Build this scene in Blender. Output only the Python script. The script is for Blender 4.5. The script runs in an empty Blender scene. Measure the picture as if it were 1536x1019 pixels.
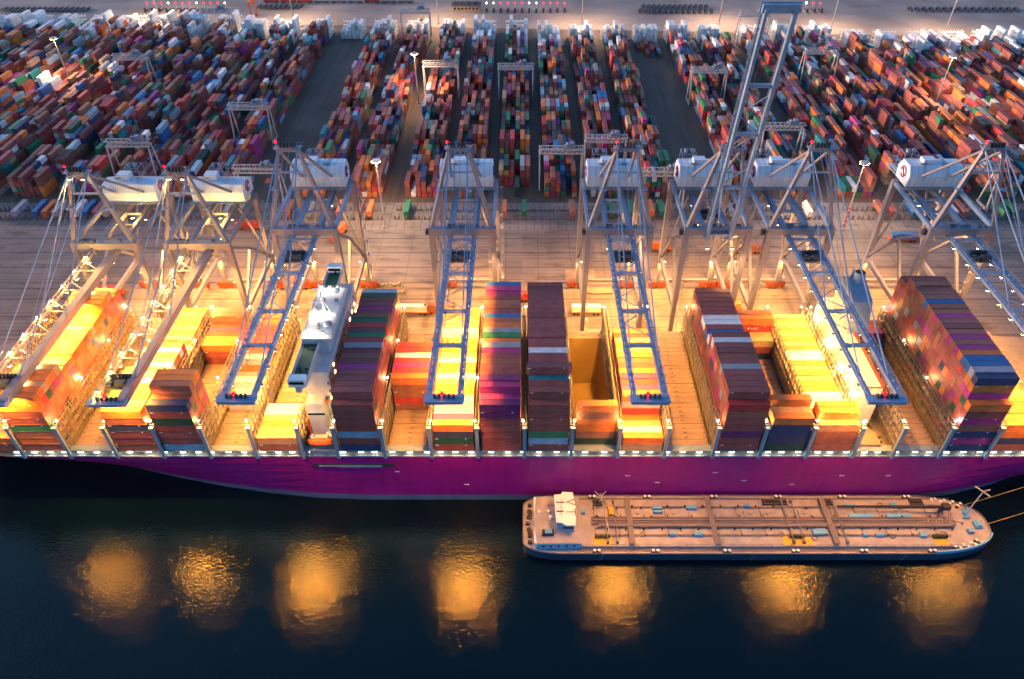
import bpy, math, random
from mathutils import Vector, Matrix
random.seed(7)
R = math.radians
scene = bpy.context.scene
COL = scene.collection

# ------------------------------------------------------------------ camera
CAMY, CAMZ = -151.7, 200.0
cam_d = bpy.data.cameras.new('camera')
cam_d.sensor_width = 36.0
cam_d.lens = 1104 / 1536 * 36
cam_d.shift_x = -15 / 1536
cam_d.clip_start = 1.0
cam_d.clip_end = 6000
cam = bpy.data.objects.new('camera', cam_d)
cam.location = (0, CAMY, CAMZ)
cam.rotation_euler = (R(90 - 40.55), 0, 0)
COL.objects.link(cam)
scene.camera = cam

# ------------------------------------------------------------------ dusk sky, low sun, exposure
SUN_EL, SUN_AZ = 8.0, (-0.98, 0.2)          # azimuth: direction on the ground towards the sun
world = bpy.data.worlds.new('World')
scene.world = world
world.use_nodes = True
wn = world.node_tree.nodes
wl = world.node_tree.links
for n in list(wn):
    wn.remove(n)
w_out = wn.new('ShaderNodeOutputWorld')
w_bg = wn.new('ShaderNodeBackground')
w_sky = wn.new('ShaderNodeTexSky')
w_sky.sky_type = 'NISHITA'
w_sky.sun_disc = False
w_sky.sun_elevation = R(SUN_EL)
w_sky.sun_rotation = math.atan2(SUN_AZ[0], SUN_AZ[1])
w_sky.air_density = 1.0
w_sky.dust_density = 1.0
w_sky.ozone_density = 4.0
w_bg.inputs['Strength'].default_value = 0.07
wl.new(w_sky.outputs[0], w_bg.inputs[0])
wl.new(w_bg.outputs[0], w_out.inputs[0])

sun_d = bpy.data.lights.new('sun', 'SUN')
sun_d.energy = 1.2
sun_d.angle = R(12)
sun_d.color = (1.0, 0.56, 0.34)
sun_o = bpy.data.objects.new('sun', sun_d)
_d = Vector((SUN_AZ[0] * math.cos(R(SUN_EL)), SUN_AZ[1] * math.cos(R(SUN_EL)), math.sin(R(SUN_EL))))
sun_o.rotation_euler = _d.to_track_quat('Z', 'Y').to_euler()
COL.objects.link(sun_o)

scene.view_settings.view_transform = 'Standard'
scene.view_settings.look = 'None'
scene.view_settings.gamma = 1.0
scene.view_settings.exposure = 2.62
scene.render.engine = 'CYCLES'
scene.cycles.use_denoising = True
scene.cycles.use_light_tree = True
scene.cycles.max_bounces = 5
scene.cycles.diffuse_bounces = 2
scene.cycles.glossy_bounces = 3
scene.cycles.transmission_bounces = 2
scene.cycles.sample_clamp_indirect = 6.0
scene.cycles.caustics_reflective = False
scene.cycles.caustics_refractive = False

# light energies (watts) for the lamps seen burning and the added road masts
P_TIP, P_LEG = 19000, 5000
SODIUM = (1.0, 0.39, 0.035)
WARM = (1.0, 0.45, 0.13)
P_BOOM, P_PORTAL, P_BRIDGE, P_MAST, P_DECK = 3700, 12500, 220, 24000, 14


# ------------------------------------------------------------------ helpers
class MB:
    """collects shapes and links them as one mesh"""
    def __init__(s):
        s.v, s.f, s.m, s.c = [], [], [], []

    def add(s, vs, fs, mi=0):
        o = len(s.v)
        s.v += [tuple(p) for p in vs]
        s.f += [tuple(i + o for i in f) for f in fs]
        s.m += [mi] * len(fs)

    def box(s, c, d, mi=0, rz=0.0):
        x, y, z = c
        a, b, h = d[0] / 2, d[1] / 2, d[2] / 2
        cs, sn = math.cos(rz), math.sin(rz)
        vs = []
        for dz in (-h, h):
            for dx, dy in ((-a, -b), (a, -b), (a, b), (-a, b)):
                vs.append((x + dx * cs - dy * sn, y + dx * sn + dy * cs, z + dz))
        s.add(vs, ((3, 2, 1, 0), (4, 5, 6, 7), (0, 1, 5, 4), (1, 2, 6, 5), (2, 3, 7, 6), (3, 0, 4, 7)), mi)
        return s

    def beam(s, p, q, w, h=None, mi=0, up=(0, 0, 1), w2=None, h2=None):
        """box section from p to q: w across, h along 'up'; tapers to w2,h2"""
        h = w if h is None else h
        w2 = w if w2 is None else w2
        h2 = h if h2 is None else h2
        p, q = Vector(p), Vector(q)
        d = (q - p).normalized()
        u = Vector(up)
        if abs(d.dot(u)) > 0.98:
            u = Vector((0, 1, 0))
        a = d.cross(u).normalized()
        b = a.cross(d).normalized()
        vs = []
        for e, ww, hh in ((p, w, h), (q, w2, h2)):
            for i, j in ((-1, -1), (1, -1), (1, 1), (-1, 1)):
                vs.append(e + a * (i * ww / 2) + b * (j * hh / 2))
        s.add(vs, ((3, 2, 1, 0), (4, 5, 6, 7), (0, 1, 5, 4), (1, 2, 6, 5), (2, 3, 7, 6), (3, 0, 4, 7)), mi)
        return s

    def cyl(s, p, q, r, n=8, r2=None, mi=0):
        r2 = r if r2 is None else r2
        p, q = Vector(p), Vector(q)
        d = (q - p).normalized()
        u = Vector((0, 0, 1)) if abs(d.z) < 0.9 else Vector((1, 0, 0))
        a = d.cross(u).normalized()
        b = a.cross(d)
        vs = []
        for e, rr in ((p, r), (q, r2)):
            for i in range(n):
                t = 2 * math.pi * i / n
                vs.append(e + a * (math.cos(t) * rr) + b * (math.sin(t) * rr))
        fs = [(i, (i + 1) % n, n + (i + 1) % n, n + i) for i in range(n)]
        fs += [tuple(range(n - 1, -1, -1)), tuple(range(n, 2 * n))]
        s.add(vs, fs, mi)
        return s

    def prism_x(s, prof, x0, x1, mi=0):
        """profile [(y,z)...] extruded along x"""
        n = len(prof)
        vs = [(x0, y, z) for y, z in prof] + [(x1, y, z) for y, z in prof]
        fs = [(i, (i + 1) % n, n + (i + 1) % n, n + i) for i in range(n)]
        fs += [tuple(range(n - 1, -1, -1)), tuple(range(n, 2 * n))]
        s.add(vs, fs, mi)
        return s

    def prism_z(s, prof, z0, z1, mi=0):
        n = len(prof)
        vs = [(x, y, z0) for x, y in prof] + [(x, y, z1) for x, y in prof]
        fs = [(i, (i + 1) % n, n + (i + 1) % n, n + i) for i in range(n)]
        fs += [tuple(range(n - 1, -1, -1)), tuple(range(n, 2 * n))]
        s.add(vs, fs, mi)
        return s

    def ball(s, c, r, mi=0, n=8, sx=1, sy=1, sz=1):
        vs, fs = [], []
        k = n // 2
        for i in range(1, k):
            t = math.pi * i / k
            for j in range(n):
                a = 2 * math.pi * j / n
                vs.append((c[0] + sx * r * math.sin(t) * math.cos(a), c[1] + sy * r * math.sin(t) * math.sin(a), c[2] + sz * r * math.cos(t)))
        top, bot = len(vs), len(vs) + 1
        vs += [(c[0], c[1], c[2] + r * sz), (c[0], c[1], c[2] - r * sz)]
        for i in range(k - 2):
            for j in range(n):
                fs.append((i * n + j, (i + 1) * n + j, (i + 1) * n + (j + 1) % n, i * n + (j + 1) % n))
        for j in range(n):
            fs.append((top, j, (j + 1) % n))
            fs.append((bot, (k - 2) * n + (j + 1) % n, (k - 2) * n + j))
        s.add(vs, fs, mi)
        return s

    def mesh(s, name, mats):
        me = bpy.data.meshes.new(name)
        me.from_pydata(s.v, [], s.f)
        for m in (mats if isinstance(mats, (list, tuple)) else [mats]):
            me.materials.append(m)
        if any(s.m):
            me.polygons.foreach_set('material_index', s.m)
        me.update()
        return me

    def build(s, name, mats, parent=None, loc=(0, 0, 0), rz=0.0):
        return link(name, s.mesh(name, mats), parent, loc, rz)


def link(name, data, parent=None, loc=(0, 0, 0), rz=0.0):
    o = bpy.data.objects.new(name, data)
    o.location = loc
    o.rotation_euler = (0, 0, rz)
    if parent is not None:
        o.parent = parent
    COL.objects.link(o)
    return o


def tag(o, label=None, cat=None, group=None, kind=None):
    if label: o['label'] = label
    if cat: o['category'] = cat
    if group: o['group'] = group
    if kind: o['kind'] = kind
    return o


def thing(name, label, cat, loc=(0, 0, 0), rz=0.0, group=None):
    o = link(name, None, None, loc, rz)
    o.empty_display_size = 0.5
    return tag(o, label, cat, group)


def copy_tree(o, parent=None):
    c = o.copy()
    COL.objects.link(c)
    c.parent = parent
    for ch in o.children:
        copy_tree(ch, c)
    return c


def light(name, kind, energy, color, parent, loc, radius=0.4, size=None, blend=0.2, rot=(0, 0, 0)):
    d = bpy.data.lights.new(name, kind)
    d.energy = energy
    d.color = color
    d.shadow_soft_size = radius
    if kind == 'SPOT':
        d.spot_size = R(size)
        d.spot_blend = blend
    o = link(name, d, parent, loc)
    o.rotation_euler = rot
    return o


NUM = ['', 'first', 'second', 'third', 'fourth', 'fifth', 'sixth', 'seventh', 'eighth', 'ninth', 'tenth', 'eleventh',
       'twelfth', 'thirteenth', 'fourteenth', 'fifteenth', 'sixteenth', 'seventeenth', 'eighteenth', 'nineteenth',
       'twentieth', 'twenty-first', 'twenty-second', 'twenty-third', 'twenty-fourth']


# ------------------------------------------------------------------ materials
def mat(name, base, rough=0.6, metal=0.0, var=0.15, scale=0.4, bump=0.0, emit=None, estr=0.0, stretch=(1, 1, 1), objcolor=None, attr=None, spec=0.4):
    m = bpy.data.materials.new(name)
    m.use_nodes = True
    nt = m.node_tree
    b = nt.nodes['Principled BSDF']
    b.inputs['Base Color'].default_value = (*base, 1)
    b.inputs['Roughness'].default_value = rough
    b.inputs['Metallic'].default_value = metal
    b.inputs['Specular IOR Level'].default_value = spec
    if emit:
        b.inputs['Emission Color'].default_value = (*emit, 1)
        b.inputs['Emission Strength'].default_value = estr
        return m
    tc = nt.nodes.new('ShaderNodeTexCoord')
    mp = nt.nodes.new('ShaderNodeMapping')
    mp.inputs['Scale'].default_value = stretch
    nt.links.new(tc.outputs['Object'], mp.inputs['Vector'])
    no = nt.nodes.new('ShaderNodeTexNoise')
    no.inputs['Scale'].default_value = scale
    no.inputs['Detail'].default_value = 6
    no.inputs['Roughness'].default_value = 0.65
    nt.links.new(mp.outputs[0], no.inputs['Vector'])
    rp = nt.nodes.new('ShaderNodeMapRange')
    rp.inputs['From Min'].default_value = 0.3
    rp.inputs['From Max'].default_value = 0.7
    rp.inputs['To Min'].default_value = 1 - var
    rp.inputs['To Max'].default_value = 1 + var
    nt.links.new(no.outputs['Fac'], rp.inputs['Value'])
    mx = nt.nodes.new('ShaderNodeMix')
    mx.data_type = 'RGBA'
    mx.blend_type = 'MULTIPLY'
    mx.inputs['Factor'].default_value = 1
    mx.inputs[6].default_value = (*base, 1)
    nt.links.new(rp.outputs[0], mx.inputs[7])
    if objcolor:
        oi = nt.nodes.new('ShaderNodeObjectInfo')
        nt.links.new(oi.outputs['Color'], mx.inputs[6])
    if attr:
        at = nt.nodes.new('ShaderNodeAttribute')
        at.attribute_name = attr
        nt.links.new(at.outputs['Color'], mx.inputs[6])
    nt.links.new(mx.outputs[2], b.inputs['Base Color'])
    if bump:
        bp = nt.nodes.new('ShaderNodeBump')
        bp.inputs['Strength'].default_value = bump
        bp.inputs['Distance'].default_value = 0.1
        nt.links.new(no.outputs['Fac'], bp.inputs['Height'])
        nt.links.new(bp.outputs[0], b.inputs['Normal'])
    return m


def emat(name, col, strength):
    return mat(name, (0.02, 0.02, 0.02), emit=col, estr=strength)


M = {}
M['cont'] = mat('container_paint', (.2, .1, .1), .55, objcolor=True, var=.32, scale=1.1, stretch=(.35, 1.8, 1))
M['cont_attr'] = mat('container_paint_far', (.2, .1, .1), .6, attr='Col', var=.25, scale=.5)
M['mark'] = mat('white_lettering', (.75, .75, .75), .6, var=.05)
M['crane'] = mat('crane_paint', (.17, .17, .205), .45, var=.12, scale=.25)
M['boompaint'] = mat('boom_paint', (.18, .27, .4), .45, var=.2, scale=.3)
M['white'] = mat('white_paint', (.74, .75, .76), .45, var=.07, scale=.25)
M['accom'] = mat('accommodation_white_paint', (.46, .48, .52), .5, var=.14, scale=.5, stretch=(1, 1, .4))
M['casing'] = mat('casing_cream_paint', (.48, .46, .43), .5, var=.15, scale=.3)
M['housewhite'] = mat('house_white_paint', (.5, .59, .68), .45, var=.08, scale=.2)
M['dark'] = mat('dark_machinery', (.035, .036, .042), .6, var=.3, scale=.6)
M['cable'] = mat('steel_cable', (.22, .26, .33), .5, metal=.3, var=.1)
M['bogie'] = mat('bogie_orange', (.36, .08, .02), .55, var=.25)
M['hull'] = mat('magenta_hull_paint', (.36, .011, .19), .36, var=.12, scale=.06, stretch=(1, 1, 3))
def seams(m, L_=9.0, H_=2.6, dark=.72):
    nt = m.node_tree
    N, L = nt.nodes, nt.links
    b = N['Principled BSDF']
    src = b.inputs['Base Color'].links[0].from_socket
    tc = N.new('ShaderNodeTexCoord')
    sp = N.new('ShaderNodeSeparateXYZ')
    L.new(tc.outputs['Object'], sp.inputs[0])
    cb = N.new('ShaderNodeCombineXYZ')
    L.new(sp.outputs[0], cb.inputs[0])
    L.new(sp.outputs[2], cb.inputs[1])
    br = N.new('ShaderNodeTexBrick')
    br.inputs['Scale'].default_value = 1
    br.inputs['Brick Width'].default_value = L_
    br.inputs['Row Height'].default_value = H_
    br.inputs['Mortar Size'].default_value = .05
    br.inputs['Color1'].default_value = (1, 1, 1, 1)
    br.inputs['Color2'].default_value = (.94, .94, .94, 1)
    br.inputs['Mortar'].default_value = (dark, dark, dark, 1)
    L.new(cb.outputs[0], br.inputs['Vector'])
    ns = N.new('ShaderNodeTexNoise')
    ns.inputs['Scale'].default_value = 1.0
    mp = N.new('ShaderNodeMapping')
    mp.inputs['Scale'].default_value = (.5, .5, .06)
    L.new(tc.outputs['Object'], mp.inputs[0])
    L.new(mp.outputs[0], ns.inputs['Vector'])
    mr = N.new('ShaderNodeMapRange')
    mr.inputs[1].default_value = .35
    mr.inputs[2].default_value = .7
    mr.inputs[3].default_value = 1.06
    mr.inputs[4].default_value = .88
    L.new(ns.outputs['Fac'], mr.inputs[0])
    for sock in (br.outputs['Color'], mr.outputs[0]):
        mx = N.new('ShaderNodeMix')
        mx.data_type = 'RGBA'
        mx.blend_type = 'MULTIPLY'
        mx.inputs[0].default_value = 1
        L.new(src, mx.inputs[6])
        L.new(sock, mx.inputs[7])
        src = mx.outputs[2]
    L.new(src, b.inputs['Base Color'])


seams(M['hull'])
M['boot'] = mat('grey_boot_top', (.13, .13, .2), .5, var=.2, scale=.15)
M['shipdeck'] = mat('ship_deck_paint', (.2, .17, .15), .6, var=.2, scale=.3)
M['hatch'] = mat('hatch_cover_paint', (.27, .19, .155), .6, var=.25, scale=.35, stretch=(.5, 2, 1))
M['bridge'] = mat('lashing_bridge_paint', (.22, .19, .15), .5, var=.2, scale=.6)
M['post'] = mat('blue_grey_post_paint', (.17, .25, .35), .5, var=.15, scale=.5)
M['hold'] = mat('hold_wall_paint', (.42, .3, .12), .6, var=.15, scale=.15)
M['green'] = mat('green_deck_paint', (.02, .085, .05), .6, var=.3, scale=.3)
M['red'] = mat('red_paint', (.5, .04, .03), .5, var=.15)
M['orange'] = mat('orange_plastic', (.62, .12, .02), .4, var=.1)
M['glass'] = mat('dark_glass', (.015, .02, .025), .08, var=.05)
M['bargehull'] = mat('navy_barge_paint', (.02, .045, .085), .35, var=.2, scale=.2)
M['bargedeck'] = mat('pale_barge_deck', (.33, .305, .31), .6, var=.25, scale=.25)
M['bargeblue'] = mat('light_blue_trim', (.12, .36, .6), .45, var=.12, scale=.3)
M['walk'] = mat('grey_walkway_grating', (.16, .14, .15), .7, var=.2, scale=1.5)
M['pipe'] = mat('pipe_paint', (.2, .16, .16), .5, var=.2, scale=.5)
M['yellow'] = mat('yellow_paint', (.6, .36, .03), .5, var=.15)
M['rope'] = mat('mooring_rope', (.4, .25, .08), .8, var=.1)
M['asc'] = mat('yard_crane_paint', (.5, .46, .44), .5, var=.12, scale=.4)
M['rail'] = mat('rail_steel', (.1, .085, .075), .45, metal=.4, var=.2)
M['pole'] = mat('galvanised_pole', (.38, .36, .37), .5, var=.1)
M['lamp'] = emat('lit_sodium_lamp', (1.0, .6, .2), 25)
M['lampw'] = emat('lit_white_lamp', (1.0, .8, .5), 22)
M['lampg'] = emat('lit_pale_deck_lamp', (.9, 1.0, .72), 4)
M['lampr'] = emat('lit_red_lamp', (1.0, .0, .002), 3)
M['reefer'] = mat('reefer_white', (.75, .74, .72), .5, var=.06)
M['rubber'] = mat('black_rubber', (.02, .02, .02), .8, var=.1)


def ground_material():
    m = bpy.data.materials.new('terminal_paving')
    m.use_nodes = True
    nt = m.node_tree
    N, L = nt.nodes, nt.links
    b = N['Principled BSDF']
    b.inputs['Roughness'].default_value = .75
    tc = N.new('ShaderNodeTexCoord')
    sp = N.new('ShaderNodeSeparateXYZ')
    L.new(tc.outputs['Object'], sp.inputs[0])

    def math_(op, a, bb=None, c=None):
        n = N.new('ShaderNodeMath')
        n.operation = op
        for i, v in enumerate((a, bb, c)):
            if v is None: continue
            if isinstance(v, (int, float)): n.inputs[i].default_value = v
            else: L.new(v, n.inputs[i])
        return n.outputs[0]

    def noise(scale, stretch=(1, 1, 1), detail=5):
        mp = N.new('ShaderNodeMapping')
        mp.inputs['Scale'].default_value = stretch
        L.new(tc.outputs['Object'], mp.inputs[0])
        n = N.new('ShaderNodeTexNoise')
        n.inputs['Scale'].default_value = scale
        n.inputs['Detail'].default_value = detail
        L.new(mp.outputs[0], n.inputs['Vector'])
        return n.outputs['Fac']

    def mix(f, a, bcol):
        n = N.new('ShaderNodeMix')
        n.data_type = 'RGBA'
        if isinstance(f, (int, float)): n.inputs[0].default_value = f
        else: L.new(f, n.inputs[0])
        for i, v in ((6, a), (7, bcol)):
            if isinstance(v, tuple): n.inputs[i].default_value = (*v, 1)
            else: L.new(v, n.inputs[i])
        return n.outputs[2]
    X, Y = sp.outputs[0], sp.outputs[1]
    big = noise(.03)
    streak = noise(.12, (.12, 3.0, 1))
    # apron concrete with worn streaks along the quay
    con = mix(streak, (.14, .118, .108), (.31, .268, .245))
    stain = N.new('ShaderNodeMapRange')
    stain.inputs[1].default_value = .54
    stain.inputs[2].default_value = .68
    L.new(noise(.16, (.5, 1.3, 1), 8), stain.inputs[0])
    con = mix(math_('MULTIPLY', stain.outputs[0], .6), con, (.06, .05, .045))
    # guided vehicle lanes: thin dark lines along the quay at 2.4 m, broken by wear
    fr = math_('FRACT', math_('MULTIPLY', Y, 1 / 2.4))
    line = math_('LESS_THAN', math_('ABSOLUTE', math_('SUBTRACT', fr, .5)), .075)
    wear = math_('GREATER_THAN', noise(.13, (.25, 3.0, 1), 3), .5)
    line = math_('MULTIPLY', line, wear)
    fr2 = math_('FRACT', math_('MULTIPLY', Y, 1 / 12.0))
    line2 = math_('LESS_THAN', math_('ABSOLUTE', math_('SUBTRACT', fr2, .5)), .035)
    frx = math_('FRACT', math_('MULTIPLY', X, 1 / 15.0))
    linex = math_('LESS_THAN', math_('ABSOLUTE', math_('SUBTRACT', frx, .5)), .012)
    lines = math_('MAXIMUM', math_('MULTIPLY', line, .8), math_('MAXIMUM', line2, math_('MULTIPLY', linex, .6)))
    apron = mix(math_('MULTIPLY', lines, .72), con, (.045, .04, .042))
    # dark asphalt patches
    vor = N.new('ShaderNodeTexVoronoi')
    vor.inputs['Scale'].default_value = .035
    L.new(tc.outputs['Object'], vor.inputs['Vector'])
    # transfer zone: short lines across
    fr3 = math_('FRACT', math_('MULTIPLY', X, 1 / 4.0))
    l3 = math_('LESS_THAN', math_('ABSOLUTE', math_('SUBTRACT', fr3, .5)), .05)
    trans = mix(math_('MULTIPLY', l3, .6), con, (.06, .05, .05))
    # yard asphalt, worn along the stacking rows
    asp = mix(noise(.1, (2.5, .12, 1)), (.045, .032, .026), (.2, .13, .085))
    # pale road behind the yard
    road = mix(noise(.05, (.3, 2.0, 1)), (.2, .165, .15), (.31, .26, .235))
    # repaired slabs: darker and paler rectangles
    br = N.new('ShaderNodeTexBrick')
    br.inputs['Scale'].default_value = 1
    br.inputs['Brick Width'].default_value = 23
    br.inputs['Row Height'].default_value = 11
    br.inputs['Mortar Size'].default_value = .08
    br.inputs['Bias'].default_value = .35
    br.inputs['Color1'].default_value = (1.12, 1.1, 1.08, 1)
    br.inputs['Color2'].default_value = (.62, .6, .62, 1)
    br.inputs['Mortar'].default_value = (.5, .5, .5, 1)
    L.new(tc.outputs['Object'], br.inputs['Vector'])
    mm = N.new('ShaderNodeMix')
    mm.data_type = 'RGBA'
    mm.blend_type = 'MULTIPLY'
    mm.inputs[0].default_value = .7
    L.new(apron, mm.inputs[6])
    L.new(br.outputs['Color'], mm.inputs[7])
    apron = mm.outputs[2]
    tz = math_('GREATER_THAN', Y, 158)
    yz = math_('GREATER_THAN', Y, 184)
    rz_ = math_('GREATER_THAN', math_('ADD', Y, math_('MULTIPLY', X, .055)), 458)
    c = mix(tz, apron, trans)
    c = mix(yz, c, asp)
    c = mix(rz_, c, road)
    n = N.new('ShaderNodeMix')
    n.data_type = 'RGBA'
    n.blend_type = 'MULTIPLY'
    n.inputs[0].default_value = .5
    L.new(c, n.inputs[6])
    mr = N.new('ShaderNodeMapRange')
    mr.inputs[1].default_value = .35
    mr.inputs[2].default_value = .65
    mr.inputs[3].default_value = .5
    mr.inputs[4].default_value = 1.25
    L.new(big, mr.inputs[0])
    L.new(mr.outputs[0], n.inputs[7])
    L.new(n.outputs[2], b.inputs['Base Color'])
    return m


def water_material():
    m = bpy.data.materials.new('harbour_water')
    m.use_nodes = True
    nt = m.node_tree
    N, L = nt.nodes, nt.links
    b = N['Principled BSDF']
    b.inputs['Base Color'].default_value = (.001, .0065, .012, 1)
    b.inputs['Roughness'].default_value = .035
    b.inputs['IOR'].default_value = 1.33
    tc = N.new('ShaderNodeTexCoord')
    hs = None
    for sc, amp, st in ((.45, .45, (1, 1.3, 1)), (1.25, .85, (1, 1.15, 1)), (.1, .8, (1, 1, 1))):
        mp = N.new('ShaderNodeMapping')
        mp.inputs['Scale'].default_value = st
        L.new(tc.outputs['Object'], mp.inputs[0])
        n = N.new('ShaderNodeTexNoise')
        n.inputs['Scale'].default_value = sc
        n.inputs['Detail'].default_value = 3
        L.new(mp.outputs[0], n.inputs['Vector'])
        mu = N.new('ShaderNodeMath')
        mu.operation = 'MULTIPLY'
        mu.inputs[1].default_value = amp
        L.new(n.outputs['Fac'], mu.inputs[0])
        if hs is None: hs = mu.outputs[0]
        else:
            ad = N.new('ShaderNodeMath')
            L.new(hs, ad.inputs[0])
            L.new(mu.outputs[0], ad.inputs[1])
            hs = ad.outputs[0]
    bp = N.new('ShaderNodeBump')
    bp.inputs['Strength'].default_value = 1.0
    bp.inputs['Distance'].default_value = .115
    L.new(hs, bp.inputs['Height'])
    L.new(bp.outputs[0], b.inputs['Normal'])
    return m


# ------------------------------------------------------------------ setting
ZQ = 6.0                 # quay level above the water
QUAY_Y = 66.0
g = MB()
g.add([(-2500, QUAY_Y, ZQ), (2500, QUAY_Y, ZQ), (2500, 4500, ZQ), (-2500, 4500, ZQ),
       (-2500, QUAY_Y, -4), (2500, QUAY_Y, -4)], ((0, 1, 2, 3), (4, 5, 1, 0)))
tag(g.build('ground', ground_material()), 'concrete quay apron and asphalt container yard', kind='structure')
w = MB()
w.add([(-2500, -2500, 0), (2500, -2500, 0), (2500, QUAY_Y - .01, 0), (-2500, QUAY_Y - .01, 0)], ((0, 1, 2, 3),))
tag(w.build('water', water_material()), 'dark rippled harbour water', kind='structure')

# ------------------------------------------------------------------ containers
CL, CW, CH = 12.19, 2.44, 2.85
PAL = {
    'maroon': (.25, .07, .065), 'brown': (.28, .105, .07), 'red': (.42, .05, .045), 'orange': (.55, .16, .04),
    'navy blue': (.03, .045, .11), 'blue': (.03, .12, .3), 'green': (.03, .17, .08), 'dark green': (.02, .075, .045),
    'magenta': (.33, .04, .17), 'purple': (.13, .025, .12), 'white': (.68, .68, .68), 'grey': (.28, .29, .32),
    'teal': (.03, .2, .22), 'tan': (.42, .26, .14), 'light blue': (.2, .33, .48)}


def container_mesh(L_, name, marks=True):
    """box with recessed panels, corner posts, rails, castings and small number marks"""
    m = MB()
    hx, hy = L_ / 2, CW / 2
    m.box((0, 0, CH / 2), (L_ - .1, CW - .1, CH - .1))
    for sx in (-1, 1):
        for sy in (-1, 1):
            m.box((sx * (hx - .09), sy * (hy - .09), CH / 2), (.18, .18, CH))
        m.box((sx * (hx - .07), 0, CH - .08), (.14, CW - .3, .16))
        m.box((sx * (hx - .07), 0, .1), (.14, CW - .3, .2))
        for q in (-.75, -.35, .35, .75):
            m.box((sx * (hx - .02), q, CH / 2), (.05, .06, CH - .5))
    for sy in (-1, 1):
        m.box((0, sy * (hy - .06), CH - .06), (L_ - .3, .12, .12))
        m.box((0, sy * (hy - .06), .08), (L_ - .3, .12, .16))
        if not marks: continue
        m.box((sy * (hx - .9), sy * (hy - .035), CH - .45), (1.0, .05, .26), 1)
        m.box((-sy * (hx - 2.4), sy * (hy - .035), CH - .42), (.45, .05, .3), 1)
    return m.mesh(name, [M['cont'], M['mark']])


ME40 = container_mesh(CL, 'container_40')
ME40P = container_mesh(CL, 'container_40_plain', False)
ME45 = container_mesh(13.7, 'container_45')
ME20 = container_mesh(6.05, 'container_20')


class Stuff:
    """many plain container boxes as one mesh with a colour per box"""
    def __init__(s):
        s.v, s.f, s.c = [], [], []

    def box(s, c, d, col):
        x, y, z = c
        a, b, h = d[0] / 2, d[1] / 2, d[2]
        o = len(s.v)
        s.v += [(x - a, y - b, z), (x + a, y - b, z), (x + a, y + b, z), (x - a, y + b, z),
                (x - a, y - b, z + h), (x + a, y - b, z + h), (x + a, y + b, z + h), (x - a, y + b, z + h)]
        s.f += [(o + 4, o + 5, o + 6, o + 7), (o, o + 1, o + 5, o + 4), (o + 1, o + 2, o + 6, o + 5),
                (o + 2, o + 3, o + 7, o + 6), (o + 3, o, o + 4, o + 7)]
        s.c += [(*col, 1.0)] * 20

    def build(s, name, label):
        me = bpy.data.meshes.new(name)
        me.from_pydata(s.v, [], s.f)
        me.materials.append(M['cont_attr'])
        ca = me.color_attributes.new('Col', 'FLOAT_COLOR', 'CORNER')
        flat = [q for c in s.c for q in c]
        ca.data.foreach_set('color', flat)
        me.update()
        return tag(link(name, me), label, kind='stuff')


def vary(col, a=.16):
    k = 1 + random.uniform(-a, a)
    return tuple(min(.85, max(.004, c * k * (1 + random.uniform(-.06, .06)))) for c in col)


# ------------------------------------------------------------------ container ship
ZD, ZH = 21.7, 24.2       # main deck, top of hatch covers
ROW0, ROWP = 1.6, 2.5     # rows of containers counted from the water side
BEAM = 59.6
ship = thing('container_ship', 'magenta container ship moored along the quay, loaded with stacks of containers', 'ship', (0, 0, 0))

POSTS = [-170.8, -156.2, -141.6, -126.9, -112.2, -97.6, -83.0, -68.4, -57.5, -42.9, -28.3, -13.8, .8, 15.4, 30.0, 44.6,
         59.8, 74.4, 89.0, 103.6, 116.2, 130.9, 145.6, 160.3, 175]


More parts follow.
